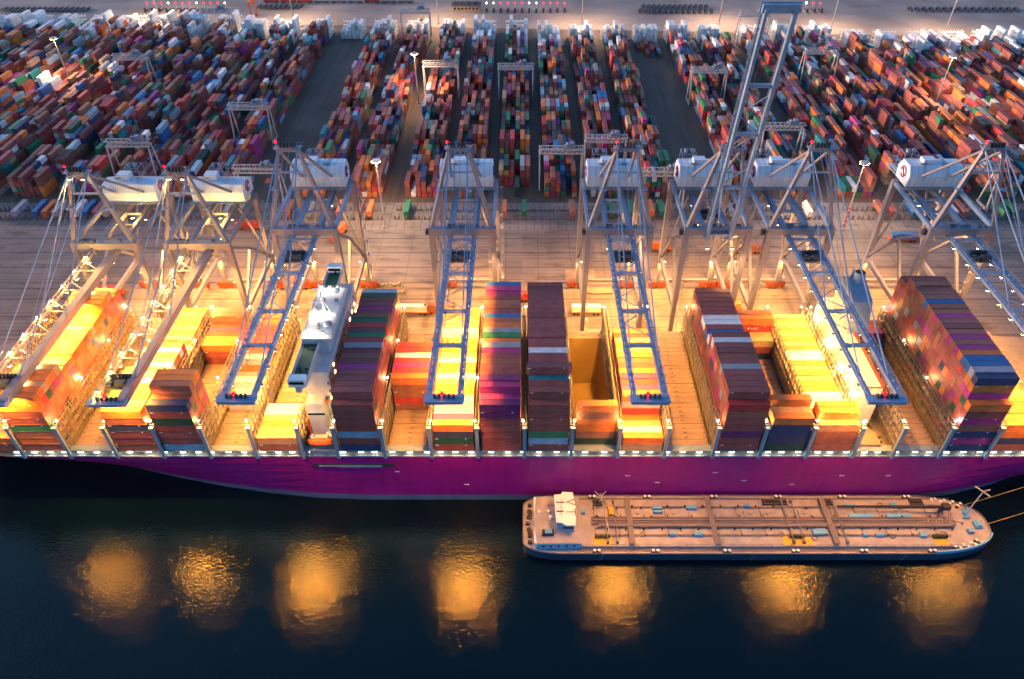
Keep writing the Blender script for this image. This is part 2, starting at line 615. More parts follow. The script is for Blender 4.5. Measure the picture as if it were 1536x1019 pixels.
def build_hull():
    """lofted sections: flared at the bow (left) and drawn in at the stern (right)"""
    xs = [-232, -222, -210, -198, -186, -172, -158, -144, -130, -116, -100, -84, -68, -50, -30, 0, 40, 80, 110, 128, 142, 156, 170, 184, 196, 204]
    zs = [-1.0, 2.6, 2.62, 6, 10, 14, 18, ZD]
    rings = []
    for x in xs:
        if x < -150:
            t = (-150 - x) / 82
            top = BEAM / 2 * max(.02, 1 - t ** 2.6)
        elif x > 170:
            top = BEAM / 2 * (1 - .25 * ((x - 170) / 34) ** 2)
        else:
            top = BEAM / 2
        tb = max(0, min(1, (-52 - x) / 118))
        ts = max(0, min(1, (x - 122) / 70))
        inn = 27.0 * tb ** 1.75 + 24 * ts ** 2.0
        ring = []
        for z in zs:
            k = (1 - max(z, 0) / ZD)
            kk = k ** 1.25 if tb > 0 else k ** 1.6
            h = max(.3, top - min(inn * kk, top * .97))
            ring.append(h)
        rings.append((x, ring))
    m = MB()
    n = len(zs)
    cy = BEAM / 2
    for side in (-1, 1):
        base = len(m.v)
        for x, ring in rings:
            for z, h in zip(zs, ring):
                m.v.append((x, cy + side * h, z))
        for i in range(len(rings) - 1):
            for j in range(n - 1):
                a = base + i * n + j
                q = (a, a + n, a + n + 1, a + 1)
                m.f.append(q if side < 0 else q[::-1])
                m.m.append(1 if j < 1 else 0)
    # transom
    i = len(rings) - 1
    m.add([(rings[i][0], cy - rings[i][1][j], zs[j]) for j in range(n)] + [(rings[i][0], cy + rings[i][1][j], zs[j]) for j in range(n)],
          [(j, n + j, n + j + 1, j + 1) for j in range(n - 1)])
    # side trench with folded gangway, seen as a dark slot
    o = m.build('hull', [M['hull'], M['boot']], ship)
    # main deck, with the open hold left free
    d = MB()
    lo = [(x, cy - r[-1] + .02) for x, r in rings]
    hi = [(x, cy + r[-1] - .02) for x, r in rings]
    hx0, hx1, hy0, hy1 = 16.6, 29.0, 5.2, 54.2
    for (x0, a), (x1, b), (_, c), (_, e) in zip(lo[:-1], lo[1:], hi[:-1], hi[1:]):
        if x0 <= hx0 and x1 >= hx1:
            for xa, xb, ya, yb in ((x0, hx0, None, None), (hx1, x1, None, None), (hx0, hx1, None, hy0), (hx0, hx1, hy1, None)):
                y0 = a if ya is None else ya
                y1 = c if yb is None else yb
                d.add([(xa, y0, ZD - .06), (xb, y0, ZD - .06), (xb, y1, ZD - .06), (xa, y1, ZD - .06)], ((0, 1, 2, 3),))
        else:
            d.add([(x0, a, ZD - .06), (x1, b, ZD - .06), (x1, e, ZD - .06), (x0, c, ZD - .06)], ((0, 1, 2, 3),))
    d.build('main_deck', M['shipdeck'], ship)
    # open cargo hold: four walls and a floor
    h = MB()
    zf = ZD - 20
    z1 = ZH - .1
    for a, b in (((hx0, hy0), (hx0, hy1)), ((hx1, hy1), (hx1, hy0)), ((hx0, hy1), (hx1, hy1)), ((hx1, hy0), (hx0, hy0))):
        h.add([(a[0], a[1], zf), (b[0], b[1], zf), (b[0], b[1], z1), (a[0], a[1], z1)], ((0, 1, 2, 3),))
    h.add([(hx0, hy0, zf), (hx1, hy0, zf), (hx1, hy1, zf), (hx0, hy1, zf)], ((0, 1, 2, 3),))
    for k in range(19):
        y = hy0 + 1.2 + k * 2.6
        for xx in (hx0 + .2, hx1 - .2):
            h.box((xx, y, (zf + z1) / 2), (.3, .3, z1 - zf - .2))
    for xx in (hx0 - .35, hx1 + .35):
        h.box((xx, (hy0 + hy1) / 2, (ZD + z1) / 2 + .2), (.5, hy1 - hy0 + 1.4, z1 - ZD + .3))
    h.box(((hx0 + hx1) / 2, hy1 + .35, (ZD + z1) / 2 + .2), (hx1 - hx0, .5, z1 - ZD + .3))
    h.build('open_hold', M['hold'], ship)['label'] = 'open cargo hold with bare yellow-lit walls'
    # gunwale rail and passage under the hatch overhang
    r = MB()
    r.box((5, .25, ZD + .12), (330, .3, .26))
    r.box((5, 2.5, ZD + 1.1), (326, .12, 2.1))
    r.build('gunwale', M['post'], ship)
    r = MB()
    r.box((5, 1.5, ZH - .12), (328, 2.3, .2))
    r.box((5, .33, ZH - .3), (328, .12, .22))
    r.build('walkway', M['post'], ship)
    rl = MB()
    for k in range(82):
        x = -158 + k * 4.0
        rl.box((x, .3, ZD + 1.1), (.12, .12, 2.0))
    rl.build('walkway_stanchions', M['post'], ship)['kind'] = 'stuff'
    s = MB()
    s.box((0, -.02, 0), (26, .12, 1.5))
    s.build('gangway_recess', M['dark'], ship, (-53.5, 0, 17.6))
    s = MB()
    s.box((0, -.12, -.15), (20, .22, .5))
    s.box((3, -.14, -.62), (14, .3, .12))
    s.build('gangway', M['post'], ship, (-54.5, -.05, 17.6))
    # faint draught and tug marks
    for x, z in ((-40, 14.5), (-18, 8), (34, 12.5), (44, 9), (62, 14), (72, 10), (103, 12.5), (118, 12.5), (88, 8)):
        s = MB()
        s.box((0, -.03, 0), (1.6, .06, .3))
        s.build('hull_mark', M['mark'], ship, (x, 0, z))


build_hull()
# deck passage lamps
lm = MB()
lm.box((0, 0, 0), (1.5, .5, .3), 1)
lm.box((0, .3, .1), (1.7, .14, .5), 0)
lm_me = lm.mesh('deck_lamp', [M['post'], M['lampg']])
for k in range(63):
    x = -158 + k * 5.1 + random.uniform(-.8, .8)
    o = link('deck_lamp', lm_me, ship, (x, .8 + random.uniform(-.1, .1), ZH - .95))
    if k % 2 == 0:
        light('deck_light', 'POINT', P_DECK, (.92, 1.0, .75), o, (0, -.1, -.45), .25)

# bays: (index of the forward post, [(first row, last row, tiers)...], descriptor)
BAYS = [
    (0, [(1, 10, 2), (11, 23, 0)], 'seventh bay forward of the wheelhouse'),
    (1, [(1, 6, 8), (7, 18, 7), (19, 21, 8), (22, 23, 7)], 'sixth bay forward of the wheelhouse'),
    (2, [], 'fifth bay forward of the wheelhouse'),
    (3, [(1, 8, 6), (9, 14, 5), (15, 16, 3), (17, 23, 4)], 'fourth bay forward of the wheelhouse'),
    (4, [(1, 2, 7), (3, 5, 8), (17, 21, 3), (22, 23, 4)], 'third bay forward of the wheelhouse'),
    (5, [(8, 10, 1), (11, 12, 2), (13, 15, 4), (16, 19, 4), (20, 23, 3)], 'second bay forward of the wheelhouse'),
    (6, [(1, 6, 2)], 'bay just forward of the wheelhouse'),
    (8, [(1, 1, 7), (2, 9, 8), (10, 16, 8), (17, 20, 7), (21, 23, 7)], 'bay just aft of the wheelhouse'),
    (9, [(8, 14, 5)], 'second bay aft of the wheelhouse'),
    (10, [(1, 3, 4), (4, 19, 5), (20, 23, 4)], 'third bay aft of the wheelhouse'),
    (11, [(1, 2, 7), (3, 23, 8)], 'fourth bay aft of the wheelhouse'),
    (12, [(1, 1, 7), (2, 4, 8), (5, 5, 9), (6, 7, 8), (8, 23, 8)], 'bay just forward of the open hold'),
    (13, [(2, 2, 6)], 'bay of the open hold'),
    (14, [(1, 4, 2), (5, 12, 5), (13, 17, 5)], 'bay just aft of the open hold'),
    (15, [], 'empty bay aft of the open hold'),
    (16, [(1, 1, 7), (2, 12, 8), (13, 23, 7)], 'third bay forward of the funnel'),
    (17, [(1, 2, 5), (3, 3, 6), (18, 19, 3), (20, 21, 5)], 'second bay forward of the funnel'),
    (18, [(1, 1, 4), (2, 3, 5), (4, 23, 3)], 'bay just forward of the funnel'),
    (20, [(21, 23, 2)], 'bay just aft of the funnel'),
    (21, [(1, 1, 7), (2, 21, 10), (22, 23, 9)], 'second bay aft of the funnel'),
    (22, [(1, 8, 4), (9, 23, 1)], 'third bay aft of the funnel'),
    (23, [(1, 8, 3)], 'fourth bay aft of the funnel'),
]
# colours read off the photograph for the clearest rows: bay post -> list of (row, tier-from-top or 'f'n for near face, colour)
C_ = {'m': 'maroon', 'b': 'brown', 'r': 'red', 'o': 'orange', 'n': 'navy blue', 'u': 'blue', 'g': 'green', 'd': 'dark green',
      'p': 'magenta', 'v': 'purple', 'w': 'white', 'y': 'grey', 't': 'teal', 'a': 'tan', 'l': 'light blue'}
TOPS = {   # top colours row 1 -> 23
    1: 'ooaooaoaooooboaoooooaob', 3: 'oaobowabowaowrawaoaobao', 4: 'nbboo...........oorprbb', 5: '.......wwwwyyrrrrrroboo',
    6: 'aaoaww', 8: 'mmmmmpmbmyrgmrgbpmpmmdl', 9: '.......orprwrr', 10: 'opwwooawoowaoooywaaoooo',
    11: 'vppvmmbmpyogyobumbbmppu', 12: 'mmmtmummwmmmmmmmmmmmmmm', 13: '.o', 14: 'owaooprporboaoaro',
    16: 'rmmmmymbmmwmwumwwmmmmmm', 17: 'oao..............aaobbo', 18: 'aooawwwooaoaowwoaoaoaoa',
    20: '....................pbm', 21: 'onyuuopbpbmbpbbubbmbmmb', 22: 'oooooaoobbbbbbbbbbbbbbb', 0: 'obobobobob', 23: 'oboboobo'}
FACES = {  # near-face colours of row 1 from the bottom tier up
    1: 'bobgmmoo', 3: 'bmmnbo', 4: 'lmmmdmn', 6: 'bm', 8: 'nmlmmmm', 10: 'mdnb', 11: 'mmmmmvv', 12: 'mlgmmmm',
    13: 'dboobo', 14: 'ao', 16: 'mmvmmbr', 17: 'dnnnn', 18: 'bbbd', 21: 'npnbpmo', 22: 'bnoo', 0: 'bo', 23: 'ob'}
FACE2 = {21: {10: 'n', 9: 'o', 8: 'p'}, 13: {1: 'd', 2: 'b', 3: 'o', 4: 'o', 5: 'b', 6: 'o'}, 11: {8: 'v'}, 12: {8: 'm'}, 8: {8: 'm'}}
RANDPAL = ['maroon'] * 20 + ['brown'] * 13 + ['red'] * 3 + ['orange'] * 2 + ['navy blue'] * 2 + ['magenta'] * 3 + ['grey', 'dark green']


def proj(x, y, z):
    p = R(40.55)
    h, v = y - CAMY, z - CAMZ
    d = h * math.cos(p) - v * math.sin(p)
    u = h * math.sin(p) + v * math.cos(p)
    return 783 + 1104 * x / d, 509.5 - 1104 * u / d


# flat lettering
def lettering(txt, size, loc, rot, parent, material, name='lettering', sx=1.0):
    cu = bpy.data.curves.new(name, 'FONT')
    cu.body = txt
    cu.size = size
    cu.align_x = 'CENTER'
    cu.align_y = 'CENTER'
    cu.extrude = .004
    tmp = bpy.data.objects.new(name, cu)
    COL.objects.link(tmp)
    dg = bpy.context.evaluated_depsgraph_get()
    me = bpy.data.meshes.new_from_object(tmp.evaluated_get(dg))
    bpy.data.objects.remove(tmp)
    me.materials.clear()
    me.materials.append(material)
    o = link(name, me, parent, loc)
    o.rotation_euler = rot
    o.scale = (sx, 1, 1)
    return o


cands = []
heights = {}
for post, segs, desc in BAYS:
    hh = {}
    for a, b, t in segs:
        for r in range(a, b + 1):
            hh[r] = t
    heights[post] = hh
order = [b[0] for b in BAYS]
for bi, (post, segs, desc) in enumerate(BAYS):
    xc = (POSTS[post] + POSTS[post + 1]) / 2
    hh = heights[post]
    left = heights.get(post - 1, {})
    right = heights.get(post + 1, {})
    for r, t in hh.items():
        y = ROW0 + (r - 1) * ROWP
        jx = random.uniform(-.06, .06)
        th = random.choice((2.9, 2.9, 2.9, 2.9, 2.9, 2.88, 2.86))
        for k in range(1, t + 1):
            top = k == t
            near = k > hh.get(r - 1, 0)
            far = k > hh.get(r + 1, 0)
            sx = k > left.get(r, 0) or k > right.get(r, 0)
            if not (top or near or far or sx):
                continue
            z = ZH + .06 + (k - 1) * th
            col = None
            if top and post in TOPS and r <= len(TOPS[post]) and TOPS[post][r - 1] != '.':
                col = C_[TOPS[post][r - 1]]
            elif r == 1 and post in FACES and k <= len(FACES[post]):
                col = C_[FACES[post][k - 1]]
            elif r <= 3 and post in FACE2 and k in FACE2[post]:
                col = C_[FACE2[post][k]]
            if col is None:
                col = random.choice(RANDPAL)
            kline = post == 17 and r == 20 and k == 4
            if kline: col = 'red'
            score = 0
            px, py = proj(xc, y, z + CH)
            if -20 < px < 1556:
                if top: score += 59 * 9
                if near: score += 59 * 9.3
                if kline: score += 5000
                vis_x = (xc < 0 and k > right.get(r, 0)) or (xc > 0 and k > left.get(r, 0))
                if vis_x: score += 10 * min(12, abs(px - 783) / 50)
            cands.append((score, post, r, k, t, xc + jx, y, z, col, desc, top, th))
cands.sort(key=lambda c: -c[0])
ship_rest = Stuff()
for i, (score, post, r, k, t, x, y, z, col, desc, top, th) in enumerate(cands):
    c = vary(PAL[col])
    wide = post == 12 and r == 5 and k == 9
    if i < 262 and score > 0:
        o = link('container', ME45 if wide else random.choice((ME40, ME40P, ME40P)), None, (x, y, z))
        o.color = (*c, 1)
        o.scale = (1, 1, (th - .03) / CH)
        where = 'water-side row' if r == 1 else (NUM[r] + ' row from the water')
        lev = ' on top' if top else ', %s tier' % NUM[k]
        lab = '%s container%s, %s, %s' % (col, lev, where, desc)
        tag(o, lab, 'container', 'containers stacked on the ship')
        if post == 17 and r == 20 and k == 4:
            lettering('K LINE', 1.25, (-.4, -CW / 2 - .012, CH / 2), (R(90), 0, 0), o, M['mark'])
    else:
        ship_rest.box((x, y, z), (CL, CW, th - .03), c)
ship_rest.build('ship_container_stacks', 'further containers deep in the stacks on the ship')

# hatch covers where no containers hide them; each bay has its panels across the beam
for bi, (post, segs, desc) in enumerate(BAYS):
    if post == 13:
        pan = [(2.75, 4.6), (55.0, 58.6)]
    else:
        pan = [(2.75 + i * 9.3, 2.75 + (i + 1) * 9.3 - .25) for i in range(6)]
    xa, xb = POSTS[post] + 1.0, POSTS[post + 1] - 1.0
    for y0, y1 in pan:
        m = MB()
        m.box(((xa + xb) / 2, (y0 + y1) / 2, (ZD + ZH) / 2 - .02 + random.uniform(-.02, .01)), (xb - xa, y1 - y0, ZH - ZD))
        for yy in (y0 + 2.4, y0 + 4.8, y0 + 7.2):
            if yy < y1:
                m.box(((xa + xb) / 2, yy, ZH + .02), (xb - xa - .4, .12, .1))
        for q in range(5):
            for xx in (xa + .5, (xa + xb) / 2 - .3, (xa + xb) / 2 + .3, xb - .5):
                if y0 + 1.2 + q * 2.4 < y1:
                    m.box((xx, y0 + 1.2 + q * 2.0, ZH + .04), (.3, .35, .12), 1)
        m.build('hatch_cover', [M['hatch'], M['dark']], ship)

# lashing bridges between the bays
def bridge_mesh():
    m = MB()
    H = 12.0
    for sx in (-.55, .55):
        for k in range(0, 24):
            y = .9 + k * 2.5
            m.box((sx, y, H / 2), (.2, .24, H))
        for zz in (.1, 2.9, 5.8, 8.7, 11.9):
            m.box((sx, 29.6, zz), (.16, 58, .2))
        for k in range(0, 23):
            y = .9 + k * 2.5
            if k % 2 == 0:
                z0 = (0, 2.9, 5.8)[k % 3]
                m.beam((sx, y, z0), (sx, y + 2.5, z0 + 5.8), .14, .14)
            else:
                z0 = (5.8, 0, 2.9)[k % 3]
                m.beam((sx, y + 2.5, z0), (sx, y, z0 + 5.8), .14, .14)
    for zz in (2.9, 5.8, 8.7):
        m.box((0, 29.6, zz - .14), (1.0, 58, .06))
    for k in range(0, 24, 3):
        m.beam((-.55, .9 + k * 2.5, 11.9), (.55, .9 + k * 2.5, 11.9), .2)
    for k in range(30):
        m.box((random.choice((-.66, .66)), 2 + k * 1.9, 9.3), (.12, .5, 1.0))
    return m.mesh('lashing_bridge', M['bridge'])


BR = bridge_mesh()
pm = MB()
pm.box((0, 0, 5.6), (1.05, .8, 13.8))
pm.box((0, -.1, 12.6), (1.4, 1.1, .4))
PM = pm.mesh('end_post', M['post'])
bl = MB()
bl.ball((0, 0, 0), .32, 0, 8)
bl.box((0, 0, -.5), (.3, .3, .6), 1)
BL = bl.mesh('bridge_lamp', [M['lampw'], M['post']])
for i, px in enumerate(POSTS):
    if i in (7, 8, 19, 20):
        pass
    if abs(px) > 172: continue
    b = link('lashing_bridge', BR, ship, (px, 0, ZH - .6))
    link('end_post', PM, b, (0, .1, -1.2))
    for y in (1.6, 20.5, 39.0, 57.5):
        if y in (20.5, 39.0) and i % 2 == 0 and px > -110: continue
        o = link('bridge_lamp', BL, b, (random.choice((-.5, .5)), y, 12.9))
        light('bridge_light', 'POINT', P_BRIDGE, (1, .55, .14), o, (0, 0, .55), .3)

# ------------------------------------------------------------------ wheelhouse island
def wheelhouse():
    s = MB()
    x0, x1 = -67.4, -58.4
    s.box(((x0 + x1) / 2 + .6, 32.2, (ZD + 49) / 2), (x1 - x0 - 1.2, 45, 49 - ZD))
    s.box((-63.2, 7.4, (ZD + 40) / 2), (5.0, 4.6, 40 - ZD))
    s.box(((x0 + x1) / 2 - .5, 31.5, 51.4), (8.0, 25, 4.9))
    s.box(((x0 + x1) / 2 + .3, 31.5, 54.4), (9.4, 26, .5))
    a = s.build('accommodation', M['accom'], ship)
    a['label'] = 'white accommodation tower under the wheelhouse'
    # bridge wings with green decks
    for y0, y1 in ((.4, 19), (44, 58.8)):
        wdk = MB()
        wdk.box((-64.6, (y0 + y1) / 2, 51.9), (5.2, y1 - y0, .5))
        for xx in (-67.1, -62.1):
            wdk.box((xx, (y0 + y1) / 2, 52.8), (.15, y1 - y0, 1.3))
        wdk.box((-64.6, (y0 + y1) / 2, 50.6), (1.6, y1 - y0, 2.2))
        o = wdk.build('bridge_wing', M['accom'], ship)
        gg = MB()
        gg.box((-64.6, (y0 + y1) / 2, 52.2), (4.2, y1 - y0 - .4, .1))
        for k in range(6):
            gg.box((-64.6 + random.uniform(-1.2, 1.2), y0 + 2 + random.random() * (y1 - y0 - 4), 52.5), (.6, .7, .7), 1)
        gg.build('wing_deck', [M['green'], M['dark']], o)
        ye = y0 + 1.1 if y0 < 10 else y1 - 1.1
        cb = MB()
        cb.box((-64.6, ye, 53.4), (5.0, 2.6, 2.6))
        cb.build('wing_cab', M['white'], o)
        cw = MB()
        cw.box((-64.6, ye - 1.33, 53.5), (4.2, .06, 1.0))
        cw.build('wing_window', M['glass'], o)
    # windows on the aft face, storey by storey
    win = MB()
    win.box((0, 0, 0), (.1, .9, .8))
    wme = win.mesh('window', M['glass'])
    wl_ = MB()
    wl_.box((0, 0, 0), (.1, .9, .8))
    wlit = wl_.mesh('lit_window', emat('lit_cabin_window', (1, .62, .2), 5))
    for st in range(8):
        for k in range(11):
            y = 8 + k * 4.3
            link('window', wlit if random.random() < .35 else wme, a, (x1 + .03, y, ZD + 3.2 + st * 3.0))
    for k in range(12):
        o = link('bridge_window', wme, a, (-67.47, 20.5 + k * 2, 52.2))
    for k in range(6):
        win2 = link('front_window', wme, a, (-65.2 + k * .85, 5.06, ZD + 14), R(90))
    # monkey island: mast, radars, domes, rails
    m = MB()
    m.cyl((-62.5, 31, 54.6), (-62.5, 31, 66), .45, 8, .25)
    m.beam((-62.5, 26.5, 62), (-62.5, 35.5, 62), .3)
    m.beam((-62.5, 31, 59), (-66.2, 29.5, 60), .25)
    m.beam((-64.8, 31, 64.2), (-60.2, 31, 64.2), .35, .2)
    m.beam((-62.5, 29, 54.6), (-62.5, 31, 61), .2)
    m.beam((-60.5, 31, 54.6), (-62.5, 31, 61), .2)
    m.build('radar_mast', M['white'], ship)
    for p_, r_ in (((-60.3, 41, 56.2), 1.1), ((-64.5, 37, 55.8), .8), ((-60.5, 24, 55.8), .9)):
        d = MB()
        d.ball(p_, r_, 0, 10)
        d.build('radar_dome', M['housewhite'], ship)
    rl = MB()
    for (xa, ya), (xb, yb) in (((-66.8, 19), (-58, 19)), ((-58, 19), (-58, 44)), ((-58, 44), (-66.8, 44)), ((-66.8, 44), (-66.8, 19))):
        for z in (55.2, 55.8):
            rl.beam((xa, ya, z), (xb, yb, z), .07)
    for k in range(13):
        rl.box((-66.8, 19 + k * 2, 55.2), (.08, .08, 1.2))
        rl.box((-58, 19 + k * 2, 55.2), (.08, .08, 1.2))
    for k in range(7):
        rl.box((random.uniform(-66, -59), random.uniform(20, 43), 55.1), (random.uniform(.5, 1.6), random.uniform(.5, 2), 1.0))
    rl.build('compass_deck_fittings', M['crane'], ship)
    for y in (19.8, 43.2, 30):
        for k in range(3):
            o = link('bridge_lamp', BL, a, (-66 + k * 2.6, y, 55.6))
        light('wheelhouse_light', 'POINT', 220, (1, .8, .5), a, (-66.5, y, 56.5), .3)
    # lower deckhouse, lifeboat, davit and provision crane on the water side
    dk = MB()
    dk.box((-62.6, 6.2, ZD + 2.4), (8.5, 6.5, 4.8))
    dk.box((-60.0, 4.4, ZD + 5.2), (2.6, 2.2, 1.4))
    dk.box((-65.6, 8.6, ZD + 5.4), (1.6, 2.0, 1.6))
    dk.build('boat_deck', M['white'], ship)
    dd = MB()
    dd.box((-62.4, 1.2, ZD + 1.35), (8.2, 1.6, 2.6))
    dd.build('muster_platform', M['post'], ship)
    bo = MB()
    prof = [(-4.2, 0), (-3.2, .95), (-1, 1.35), (1.6, 1.35), (3.6, 1.0), (4.2, 0)]
    n = len(prof)
    rows = []
    for zz, kk in ((-.9, .25), (-.3, .85), (.4, 1.0), (.75, .8), (1.25, .55), (1.4, .2)):
        rows.append([(x * (.9 + .1 * kk), y * kk, zz) for x, y in prof] + [(x * (.9 + .1 * kk), -y * kk, zz) for x, y in prof[-2:0:-1]])
    q = len(rows[0])
    vs = [p for rr in rows for p in rr]
    fs = []
    for i in range(len(rows) - 1):
        for j in range(q):
            fs.append((i * q + j, i * q + (j + 1) % q, (i + 1) * q + (j + 1) % q, (i + 1) * q + j))
    fs.append(tuple(range(q - 1, -1, -1)))
    fs.append(tuple(range((len(rows) - 1) * q, len(rows) * q)))
    bo.add(vs, fs)
    lb = bo.build('lifeboat', M['orange'], None, (-62.6, 1.4, ZD + 5.2))
    tag(lb, 'orange enclosed lifeboat in its davits below the wheelhouse', 'lifeboat')
    c = MB()
    for xx in (-2.4, 2.2):
        c.beam((xx, 2.2, -2.2), (xx, 1.2, 2.6), .3)
        c.beam((xx, 1.3, 2.5), (xx, -.4, 2.2), .26)
    c.build('davit', M['white'], ship, (-62.6, 1.4, ZD + 5.2))
    pc = MB()
    pc.cyl((-66.3, 5.5, ZD), (-66.3, 5.5, 33), .6, 8)
    pc.beam((-66.3, 5.5, 33), (-59, 9, 39), .6, .7)
    pc.build('provision_crane', M['orange'], ship)


wheelhouse()


def funnel_island():
    s = MB()
    s.box((108.6, 34, (ZD + 41) / 2), (5.8, 46, 41 - ZD))
    a = s.build('engine_casing', M['casing'], ship)
    t = MB()
    for xx in (105.75, 111.45):
        t.box((xx, 34, 41.25), (.7, 46, .5))
    t.box((108.6, 11.1, 41.25), (5.8, .35, .5))
    t.build('red_trim', M['red'], a)
    f = MB()
    f.prism_x([(36, 38), (53.5, 38), (53.5, 53), (50, 55), (40, 52)], 108.9, 115.4)
    f.build('funnel', M['post'], ship)
    p = MB()
    p.cyl((112.9, 48.5, 52), (112.9, 49.3, 57.5), 1.9, 14, 1.75, 0)
    p.cyl((112.9, 49.32, 57.4), (112.9, 49.35, 57.7), 1.6, 14, 1.6, 1)
    p.cyl((111.8, 51.6, 52), (111.8, 51.9, 57), .5, 8, .5, 0)
    p.build('exhaust_pipe', [M['post'], M['rubber']], ship)
    v = MB()
    v.box((113.4, 31, 33), (4.0, 9, 16))
    for k in range(5):
        v.box((113.4, 27.2 + k * 1.9, 41.3), (3.2, .9, .8), 1)
    v.build('ventilation_house', [M['post'], M['dark']], ship)
    d = MB()
    d.box((104.9, 30, ZD + 1.3), (1.4, 56, 2.4))
    for k in range(9):
        d.box((112.6 + random.uniform(-1.5, 1.5), 3 + k * 2.4, ZD + .8), (random.uniform(.8, 2), random.uniform(.8, 1.8), random.uniform(1, 2.4)))
    d.box((109, 5, ZD + 1.8), (7, 6, 3.4))
    d.build('machinery_deck', M['bridge'], ship)
    for y in (4, 16, 28, 40, 54):
        o = link('casing_lamp', BL, ship, (105.2, y, 33.5))
        light('casing_light', 'POINT', 450, (1, .62, .2), o, (-.6, 0, .3), .3)


funnel_island()

# ------------------------------------------------------------------ ship-to-shore cranes
RAIL_Y = 75.0


def build_crane(Hb, Ha, boom_up=False, low=False, trolley_y=-30, tip=-82.0, house_logo=True):
    """parts of one crane around a local origin between the waterside wheels; y away from the water"""
    root = thing('gantry_crane', 'x', 'crane')
    g_ = 35.0
    hw = 11.2
    P = M['crane']
    # legs with bogies
    for sx in (-1, 1):
        for y in (0, g_):
            m = MB()
            m.beam((sx * hw, y, 3.6), (sx * hw, y, Hb), 1.5, 2.1, up=(0, 1, 0), w2=1.9, h2=2.3)
            leg = m.build('leg', P, root)
            b = MB()
            b.box((sx * hw, y, 2.7), (8.2, 1.3, 1.6))
            for q in (-3, -1.1, 1.1, 3):
                b.box((sx * hw + q, y, 1.35), (1.6, 1.0, 1.2))
                b.cyl((sx * hw + q, y - .35, .5), (sx * hw + q, y + .35, .5), .45, 10)
            b.build('bogie', M['bogie'], leg)
        m = MB()
        m.beam((sx * hw, 0, 16), (sx * hw, g_, 16), 1.3, 1.8)
        m.build('tie_beam', P, root)
        m = MB()
        m.beam((sx * hw, g_, 17), (sx * hw, g_ * .5, Hb * .72), .95, 1.0)
        m.beam((sx * hw, 0, 17), (sx * hw, g_ * .5, Hb * .72), .95, 1.0)
        m.beam((sx * hw, g_ * .5, Hb * .72), (sx * hw, 0, Hb - 1), .95, 1.0)
        m.build('side_brace', P, root)
        m = MB()
        m.beam((sx * hw, 0, Hb + .5), (sx * hw, g_, Hb + .5), 1.1, 1.5)
        m.build('top_beam', M['boompaint'] if not low else P, root)
        # inclined mast leg, back stay
        m = MB()
        m.beam((sx * (hw - .3), .4, Hb + 1), (sx * 3.2, 2.4, Ha), 1.3, 1.4, w2=1.0, h2=1.0)
        m.build('mast_leg', P, root)
        m = MB()
        m.beam((sx * 3.2, 2.6, Ha - .6), (sx * 6.2, g_ - 1, Hb + 1.2), .75, .85)
        m.build('back_stay', P, root)
    for y in (0, g_):
        m = MB()
        m.beam((-hw - .9, y, Hb), (hw + .9, y, Hb), 1.9, 2.9)
        o = m.build('portal_beam', P, root)
        r = MB()
        for yy in (y - 1.1, y + 1.1):
            r.beam((-hw, yy, Hb + 2.5), (hw, yy, Hb + 2.5), .09)
            r.beam((-hw, yy, Hb + 2.0), (hw, yy, Hb + 2.0), .07)
        r.box((0, y - 1.15, Hb + 1.52), (2 * hw, .7, .08))
        for k in range(10):
            r.box((-hw + .6 + k * 2.35, y - 1.1, Hb + 2.0), (.1, .1, 1.1))
        r.build('railing', M['boompaint'], o)
        m = MB()
        m.beam((-hw, y, 4.1), (hw, y, 4.1), 1.1, 1.3)
        m.build('sill_beam', P, root)
    # cross bracing between the mast legs and on the land side, ladders
    m = MB()
    f1, f2 = .38, .72
    pt = lambda sx, f: (sx * ((hw - .3) * (1 - f) + 3.2 * f), .4 + 2.0 * f, Hb + 1 + (Ha - Hb - 1) * f)
    m.beam(pt(-1, f2), pt(1, f2), .5, .6)
    for sx in (-1, 1):
        for f in range(16):
            p_ = pt(sx, f / 16)
            m.box((p_[0] - sx * .9, p_[1], p_[2]), (.7, .1, .1))
        m.beam((pt(sx, 0)[0] - sx * 1.25, .4, Hb + 1), (pt(sx, 1)[0] - sx * 1.25, 2.4, Ha), .1)
        m.box((pt(sx, .5)[0], 1.0, pt(sx, .5)[2] + .6), (2.4, 2.2, .15))
    m.build('mast_bracing', M['boompaint'], root)
    for sx in (-1, 1):
        m = MB()
        m.beam((sx * hw, g_, 17), (sx * 2.5, g_, Hb - 1.4), .7, .7)
        m.build('land_side_brace', P, root)
        m = MB()
        for q in range(9):
            m.box((sx * (hw - 1.6), -.4, 6 + q * 4.6), (1.0, 1.0, .12))
        m.beam((sx * (hw - 2.0), -.6, 5), (sx * (hw - 2.0), -.6, Hb), .12)
        m.beam((sx * (hw - 1.3), -.6, 5), (sx * (hw - 1.3), -.6, Hb), .12)
        m.build('leg_ladder', P, root)
    m = MB()
    for k in range(7):
        m.box((random.uniform(-9, 9), random.choice((-.2, .4)), Hb + 1.9), (random.uniform(.6, 1.6), 1.0, random.uniform(.5, 1.2)))
    m.box((-hw - 1.6, 1.2, Hb - 1.2), (1.4, 1.6, 1.8))
    m.build('beam_equipment', M['dark'], root)['kind'] = 'stuff'
    # mast head
    m = MB()
    m.beam((-4.0, 2.4, Ha), (4.0, 2.4, Ha), 1.3, 1.5)
    hd = m.build('mast_head', P, root)
    s = MB()
    for k in range(5):
        s.cyl((-2.4 + k * 1.2 - .2, 2.4, Ha + 1.6), (-2.4 + k * 1.2 + .2, 2.4, Ha + 1.6), .95, 10)
    s.build('sheave_block', M['dark'], hd)
